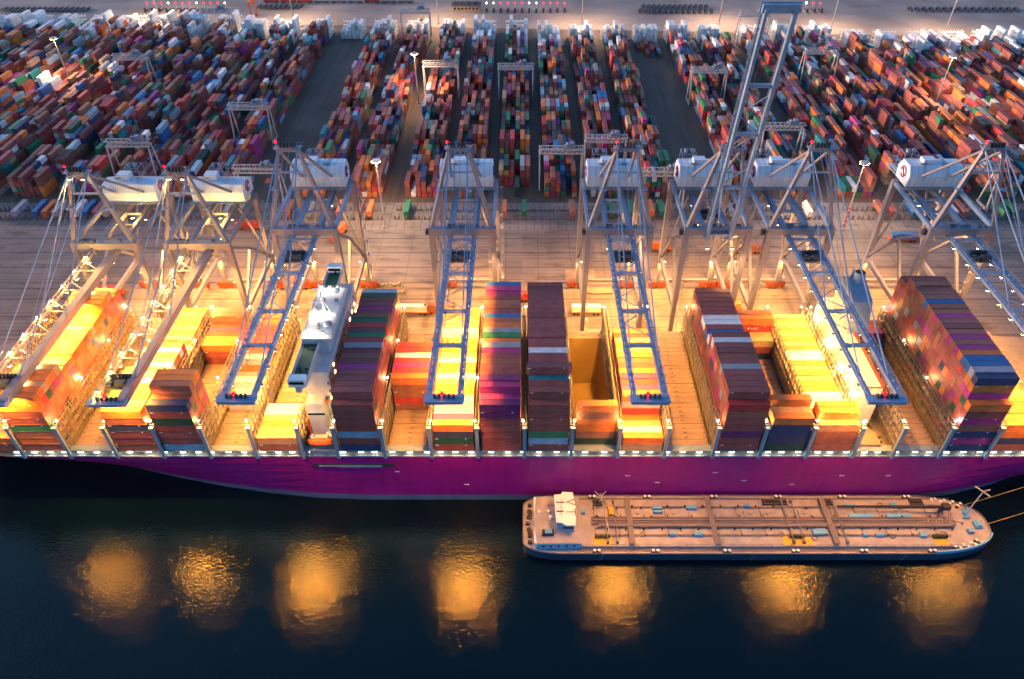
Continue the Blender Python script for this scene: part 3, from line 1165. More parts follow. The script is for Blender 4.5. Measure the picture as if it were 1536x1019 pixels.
    for sx in (-1, 1):
        s = MB()
        s.box((sx * 3.6, 2.4, Ha + .6), (1.7, 2.8, .2))
        for yy in (1.0, 3.8):
            s.beam((sx * 3.6 - .8, yy, Ha + 1.7), (sx * 3.6 + .8, yy, Ha + 1.7), .1)
        for xx in (-.8, .8):
            s.box((sx * 3.6 + xx, 1.0, Ha + 1.2), (.1, .1, 1.1))
            s.box((sx * 3.6 + xx, 3.8, Ha + 1.2), (.1, .1, 1.1))
        s.build('mast_platform', M['boompaint'], hd)
    s = MB()
    s.cyl((-3.6, 2.4, Ha + .7), (-3.6, 2.4, Ha + 2.4), .12, 6, mi=1)
    s.ball((-3.6, 2.4, Ha + 2.7), .38, 0, 8)
    s.build('obstruction_lamp', [M['lampr'], M['pole']], hd)
    # trolley girders back to land
    gz = Hb - 2.3
    bw = 4.0
    m = MB()
    for sx in (-1, 1):
        m.beam((sx * bw, -1.5, gz), (sx * bw, g_ + 20, gz), 1.3, 1.9)
    for y in (8, 17, 26, g_ + 8, g_ + 19):
        m.beam((-bw, y, gz), (bw, y, gz), .7, .9)
    m.build('trolley_girder', M['boompaint'] if not low else P, root)
    m = MB()
    for sx in (-1, 1):
        for k in range(12):
            m.box((sx * (bw + 1.5), 1 + k * 4.6, gz + .9), (.08, .08, 1.1))
        m.beam((sx * (bw + 1.5), 0, gz + 1.4), (sx * (bw + 1.5), g_ + 19, gz + 1.4), .08)
        m.box((sx * (bw + 1.15), g_ / 2 + 9, gz + .3), (.8, g_ + 20, .08))
    m.build('girder_walkway', M['cable'], root)
    # boom: built along -y from the hinge, then folded up if raised
    blen = -tip
    ang = R(80) if boom_up else 0.0
    boom = MB()
    bm_rail = MB()
    if low:
        boom.beam((bw - .3, 0, 0), (bw - .3, -blen, 0), 2.3, 2.6)
        boom.beam((-bw, 0, 0), (-bw, -blen, 0), .6, .8)
        boom.beam((-bw, 0, 1.8), (-bw, -blen, 1.8), .35, .35)
        for k in range(20):
            y0 = -k * blen / 20
            y1 = -(k + 1) * blen / 20
            boom.beam((-bw, y0, 0), (-bw, y1, 1.8), .22)
            boom.beam((-bw, y1, 0), (-bw, y1, 1.8), .2)
            if k % 3 == 2:
                boom.beam((-bw, y1, .3), (bw - 1, y1, .3), .4)
                bm_rail.beam((-bw, y1 + 5, .5), (bw - 1, y1, .5), .2)
    else:
        for sx in (-1, 1):
            boom.beam((sx * bw, 0, 0), (sx * bw, -blen, 0), .95, 1.7)
            boom.beam((sx * (bw + .95), -1, .75), (sx * (bw + .95), -blen + 2, .75), .5, .1)
            boom.beam((sx * (bw + 1.2), -1, 1.9), (sx * (bw + 1.2), -blen + 2, 1.9), .08)
            for k in range(34):
                boom.box((sx * (bw + 1.2), -2 - k * 2.35, 1.35), (.07, .07, 1.1))
        for fr in (.02, .27, .52, .72, 1.0):
            y = -blen * fr
            boom.beam((-bw, y, .5), (bw, y, .5), 1.0, 1.1)
        zz = [.04, .12, .2, .28, .36, .44, .52, .6, .68]
        for k in range(len(zz) - 1):
            s0 = -1 if k % 2 else 1
            bm_rail.beam((s0 * bw, -blen * zz[k], .9), (-s0 * bw, -blen * zz[k + 1], .9), .24)
        for sx in (-1, 1):      # hand rails, cable trays and festoon loops along the chords
            bm_rail.beam((sx * (bw - .75), -2, 1.0), (sx * (bw - .75), -blen + 3, 1.0), .12)
            bm_rail.beam((sx * (bw + 1.2), -1, 1.45), (sx * (bw + 1.2), -blen + 2, 1.45), .05)
            for k in range(26):
                bm_rail.box((sx * (bw + .55), -3 - k * 3.0, 1.05), (.5, random.uniform(.3, 1.0), random.uniform(.3, .8)))
    fest = MB()
    for k in range(22):
        y0_ = -4 - k * (blen - 20) / 22
        for q in range(4):
            a0 = q / 4
            a1 = (q + 1) / 4
            sag = lambda a: -1.3 - 1.6 * math.sin(math.pi * a)
            fest.beam((-bw + 1.0, y0_ - a0 * 3, sag(a0)), (-bw + 1.0, y0_ - a1 * 3, sag(a1)), .14)
    tipm = MB()
    tipm.box((0, -blen + .2, .2), (2 * bw + 2.4, 2.4, 1.0))
    tipm.box((0, -blen + .2, .95), (2 * bw + 3.2, 3.0, .12))
    tipd = MB()
    for k in range(5):
        tipd.cyl((-2.6 + k * 1.3 - .25, -blen + .5, 1.6), (-2.6 + k * 1.3 + .25, -blen + .5, 1.6), .7, 8)
    tipr = MB()
    tipr.box((-.6, -blen + 1.0, 2.2), (.7, .7, .7))
    piv = Vector((0, -1.8, gz))
    rot = Matrix.Rotation(-ang, 4, 'X')

    def place(mb):
        mb.v = [tuple(piv + (rot @ Vector(p))) for p in mb.v]
        return mb
    bo = place(boom).build('boom', P if low else M['boompaint'], root)
    place(bm_rail).build('boom_lacing', M['boompaint'], bo)
    place(fest).build('festoon_cable', M['dark'], bo)
    place(tipm).build('boom_tip', M['boompaint'], bo)
    place(tipd).build('tip_sheaves', M['dark'], bo)['kind'] = 'stuff'
    place(tipr).build('tip_lamp', M['lampr'], bo)
    # stays from the mast head to the boom
    for fr in (.5, .88):
        for sx in (-1, 1):
            e = piv + rot @ Vector((sx * bw, -blen * fr, .9))
            m = MB()
            if boom_up:
                mid = Vector((sx * 3.6, -6 - 5 * fr, Ha - 8 - 14 * fr))
                m.beam((sx * 3.3, 2.0, Ha), mid, .3, .3)
                m.beam(mid, piv + rot @ Vector((sx * bw, -blen * (.28 + .12 * fr), .9)), .3, .3)
            else:
                m.beam((sx * 3.3, 2.0, Ha), e, .34, .34)
            m.build('fore_stay', M['boompaint'], root)
    m = MB()
    for sx in (-.8, .8):
        e = piv + rot @ Vector((sx, -blen * .72, 1.0))
        if not boom_up:
            m.beam((sx, 2.0, Ha + 1), e, .13, .13)
        else:
            m.beam((sx, 2.0, Ha + 1), piv + rot @ Vector((sx, -blen * .5, 1.0)), .13)
    m.build('hoist_rope', M['cable'], root)
    # machinery house: chamfered box across the crane with end emblems
    y0, y1, z0 = g_ - 7.5, g_ + 3.5, Hb + 2.0
    if low:
        prof = [(y0, z0), (y1, z0), (y1, z0 + 5.2), (y1 - 4.5, z0 + 7.4), (y0 + 1.0, z0 + 7.0), (y0, z0 + 4)]
    else:
        prof = [(y0 + .8, z0), (y1 - .8, z0), (y1, z0 + 4.6), (y1 - 2.4, z0 + 8), (y0 + 2.4, z0 + 8), (y0, z0 + 4.6)]
    m = MB()
    m.prism_x(prof, -10.2, 10.2)
    hs = m.build('machinery_house', M['housewhite'], root)
    m = MB()
    m.box((-2.5, (y0 + y1) / 2, z0 + 8.6), (4.6, 3.6, 2.4))
    m.build('roof_vent', M['housewhite'], hs)
    m = MB()
    for xx in (-4.6, 3.8):
        pts = [(xx, y0 - .06, z0 + 3.2), (xx, y0 - .06, z0 + 5.05), (xx, y0 + 2.35, z0 + 8.1), (xx, y1 - 2.4, z0 + 8.1)]
        for a, b in zip(pts[:-1], pts[1:]):
            for dx in (-.35, .35):
                m.beam((a[0] + dx, a[1], a[2]), (b[0] + dx, b[1], b[2]), .1)
        m.box((xx, y0 + 3.6, z0 + 8.4), (2.6, .5, .5))
    for k in range(9):
        xx = -9.2 + k * 2.3
        m.beam((xx, y0 + .75, z0 + .1), (xx, y0 - .02, z0 + 4.6), .08)
        if not low:
            m.beam((xx, y0 - .02, z0 + 4.62), (xx, y0 + 2.4, z0 + 8.02), .08)
            m.beam((xx, y0 + 2.4, z0 + 8.02), (xx, y1 - 2.4, z0 + 8.02), .08)
    m.beam((-10.2, y0 + 2.4, z0 + 9.0), (10.2, y0 + 2.4, z0 + 9.0), .08)
    m.beam((-11.3, y0 - .6, z0 - .1), (11.3, y0 - .6, z0 - .1), 1.3, .12)
    m.beam((-11.3, y0 - 1.2, z0 + 1.1), (11.3, y0 - 1.2, z0 + 1.1), .09)
    for k in range(12):
        m.box((-11 + k * 2, y0 - 1.2, z0 + .5), (.08, .08, 1.2))
    m.build('house_walkway', M['dark'] if False else M['cable'], hs)
    if house_logo:
        for sx in (-1, 1):
            m = MB()
            yc, zc = (y0 + y1) / 2, z0 + 4.2
            xx = sx * 10.24
            for k in range(14):     # open ring and two strokes
                t0, t1 = 2 * math.pi * k / 16, 2 * math.pi * (k + 1) / 16
                m.beam((xx, yc + 2.0 * math.cos(t0), zc + 2.0 * math.sin(t0)), (xx, yc + 2.0 * math.cos(t1), zc + 2.0 * math.sin(t1)), .5, .5)
            m.beam((xx, yc - 1.1, zc - 1.2), (xx, yc + 1.0, zc + 1.1), .5)
            m.build('emblem', mat('emblem_violet', (.22, .02, .12), .5, var=.1), hs)
    # equipment frame behind the house
    m = MB()
    for xx in (-7, -1.5):
        for yy in (y1 + 3, y1 + 8):
            m.box((xx, yy, z0 + 3), (.25, .25, 8))
    for zz in (z0 + 3, z0 + 7):
        m.beam((-7, y1 + 3, zz), (-1.5, y1 + 3, zz), .22)
        m.beam((-7, y1 + 8, zz), (-1.5, y1 + 8, zz), .22)
        m.beam((-7, y1 + 3, zz), (-7, y1 + 8, zz), .22)
        m.beam((-1.5, y1 + 3, zz), (-1.5, y1 + 8, zz), .22)
    m.beam((-7, y1 + 3, z0 + 3), (-1.5, y1 + 3, z0 + 7), .18)
    m.box((-4.2, y1 + 5.5, z0 + .2), (7, 7, .3))
    m.cyl((-6, y1 + 5, z0 + 7.6), (-5, y1 + 5, z0 + 7.6), 1, 8)
    m.cyl((-3.5, y1 + 5, z0 + 7.6), (-2.5, y1 + 5, z0 + 7.6), 1, 8)
    m.build('service_frame', M['cable'], root)
    # trolley with cab
    ty = trolley_y
    m = MB()
    m.box((0, ty, gz + .4), (2 * bw - 1.6, 6.0, .8))
    for k in range(6):
        m.cyl((-2.6 + k * 1.05 - .3, ty + 1.4, gz + 1.5), (-2.6 + k * 1.05 + .3, ty + 1.4, gz + 1.5), .75, 8)
    m.box((1.2, ty - 1.7, gz + 1.5), (3.0, 1.6, 1.5))
    m.box((-2, ty - 1.9, gz + 1.2), (1.6, 1.4, 1.0))
    tr = m.build('trolley', M['dark'], root)
    m = MB()
    m.box((2.3, ty + 4.6, gz - 2.2), (2.2, 2.8, 2.6))
    m.build('operator_cab', M['white'], tr)
    m = MB()
    m.box((2.3, ty + 3.17, gz - 2.0), (1.9, .06, 1.5))
    m.build('cab_window', M['glass'], tr)
    # stairway on a land-side leg
    m = MB()
    n = int((Hb - 6) / 3.2)
    for k in range(n):
        z = 4 + k * 3.2
        s0 = 1 if k % 2 else -1
        m.beam((hw + 1.9, g_ - s0 * 1.6, z), (hw + 1.9, g_ + s0 * 1.6, z + 3.2), .7, .22, up=(1, 0, 0))
        m.box((hw + 1.9, g_ + s0 * 1.9, z + 3.2), (1.2, 1.1, .14))
        m.beam((hw + 2.5, g_ - s0 * 1.6, z + 1), (hw + 2.5, g_ + s0 * 1.6, z + 4.2), .08)
    m.build('stairway', M['cable'], root)
    # floodlights
    fl = MB()
    fl.box((0, 0, .25), (1.3, .9, .3))
    fl.box((0, 0, .05), (1.1, .7, .12), 1)
    fme = fl.mesh('floodlight', [M['cable'], M['lamp']])
    spots = []
    if not boom_up:
        for y in (-76, -68.5, -61, -53.5, -46, -38.5, -31, -23.5, -16):
            for sx in ((-1, 1) if low else (-1, 1)):
                spots.append((sx * (bw + .2), y, gz - 1.5, 'b'))
    for y in (-6, 10, 24, 42):
        for sx in (-1, 1):
            spots.append((sx * (bw + .4), y, gz - 1.4, 'p'))
    for sx in (-1, 1):
        spots.append((sx * (hw - .4), 1.4, Hb - 2.2, 'p'))
    bl_ = {}
    for x, y, z, t in spots:
        o = link('floodlight', fme, root, (x, y, z))
        if (t == 'b') or (x > 0):
            key = t
            if key not in bl_:
                lo = light('flood_' + ('boom' if t == 'b' else 'portal'), 'SPOT', P_BOOM if t == 'b' else P_PORTAL, SODIUM if t == 'b' else WARM, o, (0, 0, -.2), (.45), (165 if low else 112) if t == 'b' else 122, .22 if t == 'b' else .6)
                bl_[key] = lo.data
            else:
                l2 = link('flood_' + ('boom' if t == 'b' else 'portal'), bl_[key], o, (0, 0, -.2))
    if not boom_up:     # pair of strong lamps under the boom tip
        o = link('tip_floodlight', fme, root, (0, tip + 1.5, gz - 1.6))
        light('flood_tip', 'SPOT', P_TIP * (.8 if low else 1), (1.0, .33, .02), o, (0, 0, -.25), .45, 84, .7)
    for sx in (-1, 1):      # lamps on the tie beams, by the legs
        for y in (2.0, g_ - 2.0):
            o = link('leg_floodlight', fme, root, (sx * (hw - 1.4), y, 15.4))
            light('flood_leg', 'SPOT', P_LEG, (1.0, .42, .06), o, (0, 0, -.25), .4, 140, .6)
    if low:     # floodlights on the mast head aimed down along the ship's stacks
        for sx in (-1, 1):
            o = link('mast_floodlight', fme, root, (sx * 2.2, .6, Ha - 1.2))
            aim = Vector((sx * 5.0, -46.6, -38)).normalized()
            lo = light('flood_mast', 'SPOT', 20000, (1.0, .42, .05), o, (0, -.6, -.3), .5, 62, .5)
            lo.rotation_euler = (-aim).to_track_quat('Z', 'Y').to_euler()
    if low:   # lamps along the lit catwalk of the older booms
        for k in range(9):
            o = link('catwalk_lamp', fme, root, (-bw + .9, -8 - k * 8.5, gz + 2.6))
            light('catwalk_light', 'POINT', 850, (1, .5, .08), o, (0, 0, -.3), .3)
        o = link('catwalk_lamp', fme, root, (2, 20, gz + 1.6))
        light('catwalk_light', 'POINT', 2600, (1, .55, .12), o, (0, 0, -.5), .4)
    return root


cr_std = build_crane(51.6, 82.0, trolley_y=-14)
cr_low = build_crane(45.4, 73.0, low=True, trolley_y=-70, tip=-77.0)
cr_up = build_crane(51.6, 82.0, boom_up=True, trolley_y=14, tip=-84.5)
CR = [
    (cr_low, -152.5, 'low crane with lamp-lit boom over the sixth bay forward of the wheelhouse'),
    (cr_low, -118.5, 'low crane with lamp-lit boom over the fourth bay forward of the wheelhouse'),
    (cr_std, -78.5, 'blue-grey quay crane with boom lowered just forward of the wheelhouse'),
    (cr_std, -21.4, 'blue-grey quay crane with boom over the third bay aft of the wheelhouse'),
    (cr_std, 35.2, 'blue-grey quay crane with boom lowered just aft of the open hold'),
    (cr_up, 70.5, 'blue-grey quay crane with its boom raised almost upright'),
    (cr_std, 100.2, 'blue-grey quay crane with boom lowered beside the funnel'),
    (cr_std, 158.5, 'blue-grey quay crane beyond the tallest stack, over the last bays aft'),
]
used = set()
for src, x, lab in CR:
    if src.name in used:
        o = copy_tree(src)
    else:
        o = src
        used.add(src.name)
    o.location = (x, RAIL_Y, ZQ)
    o['label'] = lab
    o['group'] = 'ship-to-shore cranes on the quay'

# crane rails on the quay
for y in (RAIL_Y, RAIL_Y + 35):
    m = MB()
    m.box((0, y, ZQ + .06), (1200, .25, .12))
    tag(m.build('crane_rail', M['rail']), 'steel crane rail set along the quay', kind='structure')

# ------------------------------------------------------------------ tank barge alongside
def barge():
    b = thing('tank_barge', 'inland tank barge with pale pipe-covered deck moored beside the magenta hull', 'barge', (0, 0, 0))
    X0, X1, Y0, Y1, ZB = .3, 148.0, -23.0, -1.0, 3.2
    yc = (Y0 + Y1) / 2
    hwid = (Y1 - Y0) / 2
    out = []
    for i in range(9):      # stern
        t = i / 8
        out.append((X0 + 14 * (1 - math.cos(t * math.pi / 2)) * .9, hwid * (.62 + .38 * math.sin(t * math.pi / 2))))
    for i in range(13):     # bow
        t = i / 12
        out.append((X1 - 24 + 24 * math.sin(t * math.pi / 2), hwid * math.cos(t * math.pi / 2) ** .72 if i < 12 else .02))
    loop = [(x, yc - y) for x, y in out] + [(x, yc + y) for x, y in reversed(out)]
    m = MB()
    m.prism_z(loop, -1.0, ZB)
    m.build('hull', M['bargehull'], b)
    ins = lambda k, z0, z1: None
    m = MB()
    cxm = (X0 + X1) / 2
    sc = lambda d: [((x - cxm) * (1 - d / 74) + cxm, (y - yc) * (1 - d / hwid) + yc) for x, y in loop]
    m.prism_z(sc(.12), ZB, ZB + .08)
    m.build('deck', M['bargedeck'], b)
    # bulwark rim
    m = MB()
    lp = sc(.05)
    for i in range(len(lp)):
        p, q = lp[i], lp[(i + 1) % len(lp)]
        m.beam((p[0], p[1], ZB + .25), (q[0], q[1], ZB + .25), .22, .5)
    m.build('rub_rail', M['crane'], b)
    m = MB()
    pts = [p for p in loop if p[0] > 128]
    bowl = [p for p in loop[:len(out)] if p[0] > 126]
    for i in range(len(bowl) - 3):
        m.beam((bowl[i][0], bowl[i][1] + .1, ZB + .7), (bowl[i + 1][0], bowl[i + 1][1] + .1, ZB + .7), .5, 1.3)
    m.build('bow_bulwark', M['bargeblue'], b)
    # raised trunk deck
    m = MB()
    m.box((78, yc, ZB + .5), (122, 17.6, .9))
    m.build('trunk_deck', M['bargedeck'], b)
    ZT = ZB + .95
    for yy in (yc - 9.5, yc + 9.5):
        m = MB()
        m.box((76, yy, ZB + .13), (118, 1.1, .1))
        m.build('side_walkway', M['walk'], b)
    for k in range(31):
        pass
    for yy in (yc - 8.75, yc + 8.75):
        m = MB()
        for k in range(42):
            m.box((19 + k * 2.9, yy, ZT + .5), (.08, .08, 1.0))
        m.beam((18, yy, ZT + 1.0), (139, yy, ZT + 1.0), .07)
        m.beam((18, yy, ZT + .55), (139, yy, ZT + .55), .05)
        m.build('railing', M['crane'], b)
    # pipes along the centre
    for yy, rr in ((yc - .9, .28), (yc - .2, .22), (yc + .5, .3), (yc + 1.15, .18), (yc + 1.6, .15)):
        m = MB()
        m.cyl((22, yy, ZT + .55), (137, yy, ZT + .55), rr, 8)
        for k in range(24):
            m.box((24 + k * 4.8, yy, ZT + .25), (.3, .5, .5))
        m.build('pipe', M['pipe'], b)
    m = MB()
    m.box((80, yc - 1.7, ZT + .9), (112, 1.0, .1))
    for k in range(38):
        m.box((25 + k * 3, yc - 2.2, ZT + .6), (.07, .07, 1.5))
    m.beam((24, yc - 2.2, ZT + 1.4), (136, yc - 2.2, ZT + 1.4), .06)
    m.build('centre_walkway', M['walk'], b)
    # cross walkways
    for x in (34, 60, 97, 98.2):
        if x == 98.2: continue
        m = MB()
        m.box((x, yc, ZT + 1.3), (1.7, 17.5, .12))
        for yy in (-8, -4, 4, 8):
            m.box((x, yc + yy, ZT + .65), (.2, .2, 1.3))
        m.build('cross_walkway', M['walk'], b)
    # cross manifolds with hose connections
    for x in (26.5, 29.5, 84, 87.2, 100.5):
        m = MB()
        m.cyl((x, yc - 7.8, ZT + .9), (x, yc + 7.8, ZT + .9), .22, 8)
        m.box((x, yc - 7.6, ZT + .7), (.7, .9, 1.2))
        m.box((x, yc + 7.6, ZT + .7), (.7, .9, 1.2))
        m.build('manifold_pipe', M['crane'], b)
    for x, yy, w_, l_ in ((24.5, 7.4, 3.2, 2.4), (82, 7.6, 8.0, 2.2), (98.5, 7.6, 4.2, 2.3), (128, 7.4, 4.2, 2.8)):
        m = MB()
        m.box((x, yc + yy, ZT + .25), (w_, l_, .5))
        for k in range(int(w_)):
            m.cyl((x - w_ / 2 + .5 + k, yc + yy, ZT + .5), (x - w_ / 2 + .5 + k, yc + yy, ZT + 1.1), .22, 6)
        m.build('drip_tray', M['dark'], b)
    for x, w_ in ((85.5, 9), (130, 4.5), (25, 6)):
        m = MB()
        m.box((x, yc - 7.0, ZT + .03), (w_, 3.4, .07))
        m.build('yellow_tray', M['yellow'], b)
        m = MB()
        for k in range(6):
            m.box((x - 2 + k * .8, yc - 5.6, ZT + .7), (.5, .9, 1.0))
        m.build('valve_bank', M['dark'], b)
    for yy in (yc - 5.2, yc + 5.4):
        m = MB()
        m.cyl((24, yy, ZT + .3), (134, yy, ZT + .3), .13, 6)
        m.cyl((24, yy + .5, ZT + .25), (134, yy + .5, ZT + .25), .08, 6)
        m.build('stripping_pipe', M['pipe'], b)
    for k in range(15):
        m = MB()
        x = 23 + k * 7.6
        for yy in (yc - 5.0, yc + 5.3):
            m.cyl((x, yy, ZT + .3), (x, yc + (1 if yy > yc else -1) * 1.4, ZT + .45), .12, 6)
            m.box((x, yy, ZT + .55), (.5, .5, .9))
            m.box((x + .7, yc + (1 if yy > yc else -1) * 2.2, ZT + .5), (.35, .35, .9))
        m.build('branch_pipe', M['pipe'], b)
    # tank hatches, vents, boxes
    hm = MB()
    hm.box((0, 0, .25), (4.0, 2.8, .5))
    hm.box((0, -1.43, .3), (3.2, .06, .22), 1)
    hm.cyl((0, .2, .5), (0, .2, .8), .6, 10)
    hme = hm.mesh('tank_hatch', [M['bargedeck'], M['bargeblue']])
    for x in (37, 48.5, 60.8, 73, 78.5, 90.5, 103, 112, 122):
        link('tank_hatch', hme, b, (x, yc + 2.9, ZT))
    vm = MB()
    vm.cyl((0, 0, 0), (0, 0, .9), .2, 6)
    vm.ball((0, 0, 1.0), .33, 0, 8)
    vme = vm.mesh('vent', M['dark'])
    for k in range(40):
        x = 24 + k * 2.85
        link('vent', vme, b, (x, yc + (-2.9 if k % 2 else random.choice((5.6, 1.5))), ZT))
    for x, yy, w_, d_ in ((43.5, 5.0, 3, 1.0), (43.5, 3.6, 3, .8), (54.5, 5.3, 3.2, 1.4), (55, -4.8, 2.6, 1.2), (72.5, 6.0, 1.8, .8), (93, -4.0, 4.4, 2.0),
                           (107, -5, 1.6, 1), (111.5, -5, 2.6, 1), (28.6, 3.8, 1.8, 3.0), (125, -5, 2, 1.6), (106, 6, 4, .8), (120, 6.2, 2, 1.6), (19, 3.6, 2.4, 1.2), (47, -4.6, 1.6, 1.4)):
        m = MB()
        m.box((0, 0, .5), (w_, d_, 1.0))
        m.box((0, 0, 1.04), (w_ - .2, d_ - .2, .1))
        m.build('deck_locker', M['yellow'] if x == 28.6 else M['bargeblue'], b, (x, yc + yy, ZT))
    for x, yy in ((37.5, -4.6), (81, -4.5), (115.5, -5.2), (132, -4.4), (116, 6.6), (91, -6)):
        m = MB()
        for k in range(10):
            a0, a1 = 2 * math.pi * k / 10, 2 * math.pi * (k + 1) / 10
            m.beam((.8 * math.cos(a0), .8 * math.sin(a0), .15), (.8 * math.cos(a1), .8 * math.sin(a1), .15), .25)
        m.build('hose_ring', M['pipe'], b, (x, yc + yy, ZT))
    # bollard pairs with bright caps
    bm_ = MB()
    bm_.box((0, 0, .1), (2.6, .9, .2), 1)
    for sx in (-.7, .7):
        bm_.cyl((sx, 0, .2), (sx, 0, .9), .35, 10, mi=1)
        bm_.cyl((sx, 0, .9), (sx, 0, 1.05), .5, 10, mi=0)
    bme = bm_.mesh('bollard', [M['white'], M['dark']])
    for x in (23, 41, 63, 84, 105, 126, 9):
        for yy in (Y0 + .8, Y1 - .8):
            xx = x if yy < yc else x - 2 + 2
            link('bollard', bme, b, (xx, yy if x > 12 else yc + (yy - yc) * .86, ZB + .06))
    for k in range(4):
        t = .3 + k * .085
        link('bollard', bme, b, (X1 - 24 + 24 * math.sin(t * math.pi / 2) - .6, yc - hwid * math.cos(t * math.pi / 2) ** .72 + 1.1, ZB + .06), -R(12 + 8 * k))
        link('bollard', bme, b, (X1 - 24 + 24 * math.sin(t * math.pi / 2) - .6, yc + hwid * math.cos(t * math.pi / 2) ** .72 - 1.1, ZB + .06), R(12 + 8 * k))
    # hose crane lying along the deck
    m = MB()
    m.cyl((134, yc + 3.8, ZT), (134, yc + 3.8, ZT + 3.0), .7, 10)
    m.beam((134.5, yc + 3.8, ZT + 3.0), (101, yc + 4.6, ZT + 2.2), .7, .9, w2=.4, h2=.5)
    m.box((135, yc + 3.8, ZT + 3.0), (2.4, 1.8, 1.6))
    m.build('hose_crane', M['dark'], b)
    for x0_, x1_ in ((104, 112), (116, 124)):
        m = MB()
        m.box(((x0_ + x1_) / 2, yc + 2.0, ZT + .5), (x1_ - x0_, 1.2, .9))
        m.build('pump_house', M['bargeblue'], b)
    m = MB()
    for k in range(9):
        m.beam((127 + k * 1.1, yc - 2 + random.uniform(-1, 1), ZT + .3), (128 + k * 1.1, yc + 2 + random.uniform(-1, 1), ZT + 1.0), .3)
    m.build('pump_piping', M['pipe'], b)
    # small derricks
    for x in (25.2, ):
        m = MB()
        m.cyl((x, yc + 7.4, ZT), (x, yc + 7.4, ZT + 5), .2, 8)
        m.beam((x, yc + 7.2, ZT + 4.6), (x + 1.5, yc - 6, ZT + 4.2), .2)
        m.beam((x, yc + 6.4, ZT + 4.7), (x - 1.8, yc + 8.6, ZT + 4.7), .2)
        m.beam((x, yc + 6.4, ZT + 4.7), (x + 1.8, yc + 8.6, ZT + 4.7), .2)
        m.build('derrick', M['pole'], b)
    # bow gear
    m = MB()
    m.prism_z([(136.5, yc + .5), (139.8, yc - .4), (141.3, yc + 4.2), (138, yc + 5.2)], ZB + .1, ZB + 1.3)
    m.build('bow_hatch', M['bargedeck'], b)
    m = MB()
    m.cyl((141.5, yc + 3, ZB + .9), (143.5, yc + 5, ZB + .9), .8, 10)
    m.box((142, yc + 3.5, ZB + .5), (2.6, 3.2, .8))
    m.build('anchor_winch', M['bargeblue'], b)
    m = MB()
    m.cyl((144.5, yc - 1.6, ZB + .9), (144.5, yc + .6, ZB + .9), .8, 10)
    m.box((144.5, yc - .6, ZB + .5), (2.2, 2.6, .8))
    m.build('mooring_winch', M['bargeblue'], b)
    m = MB()
    m.box((141, yc - 3, ZB + .6), (1.6, 1.4, 1.1))
    m.box((141, yc - 3, ZB + 1.2), (1.4, 1.2, .1))
    m.build('deck_box', M['bargeblue'], b)
    m = MB()
    m.beam((143.2, yc + 4.2, ZB + .6), (147.5, yc + 7.4, ZB + 7.5), .3)
    m.beam((145.6, yc + 9.4, ZB + 7.2), (148.4, yc + 5.0, ZB + 7.4), .35)
    m.beam((147.3, yc + 7.2, ZB + 7.4), (149.6, yc + 7.8, ZB + 7.4), .3)
    m.build('signal_mast', M['pole'], b)
    # aft house with white wheelhouse roof
    m = MB()
    prof = [(4.6, yc - 9.2), (18.4, yc - 9.0), (18.9, yc), (18.4, yc + 9.0), (4.6, yc + 8.8), (3.6, yc)]
    m.prism_z(prof, ZB + .1, ZB + 2.6)
    a = m.build('aft_house', M['bargeblue'], b)
    m = MB()
    m.prism_z([(x + .1 * (11.5 - x) / 8, yc + (y - yc) * .97) for x, y in prof], ZB + 2.6, ZB + 2.75)
    m.build('house_roof', M['bargedeck'], a)
    m = MB()
    for k in range(5):
        m.box((6.5 + k * 2.4, yc - 9.24 + .02 * k, ZB + 1.6), (.9, .12, .6))
    m.build('house_windows', M['glass'], a)
    wroof = [(10.6, yc - 4.0), (12.4, yc - 4.2), (13.4, yc - 5.2), (16.4, yc - 5.2), (17.0, yc), (16.2, yc + 7.4), (12.9, yc + 7.6), (12.4, yc + 6.6), (10.2, yc + 6.4), (10.4, yc)]
    m = MB()
    m.prism_z([(13.6 + (x - 13.6) * .9, yc + (y - yc) * .93) for x, y in wroof], ZB + 2.75, ZB + 6.3)
    wh = m.build('wheelhouse', M['bargeblue'], b)
    m = MB()
    m.prism_z(wroof, ZB + 6.3, ZB + 6.65)
    m.build('wheelhouse_roof', M['white'], wh)
    m = MB()
    m.box((14.2, yc - 4.92, ZB + 5.0), (3.4, .12, 1.1))
    m.build('wheelhouse_window', M['glass'], wh)
    # the two big letters on the roof with the aerial bars across them
    lettering('V', 4.6, (15.1, yc + 3.6, ZB + 6.68), (0, 0, R(-90)), wh, M['pipe'], 'roof_letter')
    lettering('T', 4.6, (15.1, yc - .2, ZB + 6.68), (0, 0, R(-90)), wh, M['pipe'], 'roof_letter')
    m = MB()
    m.beam((10.8, yc + 3.3, ZB + 6.9), (13.4, yc + 3.3, ZB + 6.9), .3)
    m.beam((12.3, yc - 1.6, ZB + 7.0), (12.3, yc + 4.6, ZB + 7.0), .14)
    m.beam((10.8, yc - .1, ZB + 6.9), (13.0, yc - .1, ZB + 6.9), .3)
    m.beam((8.2, yc + 2.2, ZB + 6.9), (10.4, yc + 2.2, ZB + 6.9), .16)
    m.build('aerial', M['pipe'], wh)
    tn = MB()
    tn.box((0, 0, .6), (3.6, 1.7, 1.2))
    tn.box((.2, 0, 1.25), (2.2, 1.5, .3), 1)
    cr = tn.build('roof_car_cover', [M['dark'], M['bargeblue']], a, (8.0, yc - 5.5, ZB + 2.75))
    for x, yy, r_ in ((5.4, 2.2, .5), (9.0, .2, .6), (8.4, 2.4, .4)):
        m = MB()
        m.cyl((x, yc + yy, ZB + 2.7), (x, yc + yy, ZB + 3.8), r_, 10)
        m.build('roof_vent', M['white'], a)
    m = MB()
    for k in range(7):
        m.box((2.0 + random.uniform(-.5, .5), yc - 7 + k * 2.3, ZB + .5), (1.2, 1.0, .9))
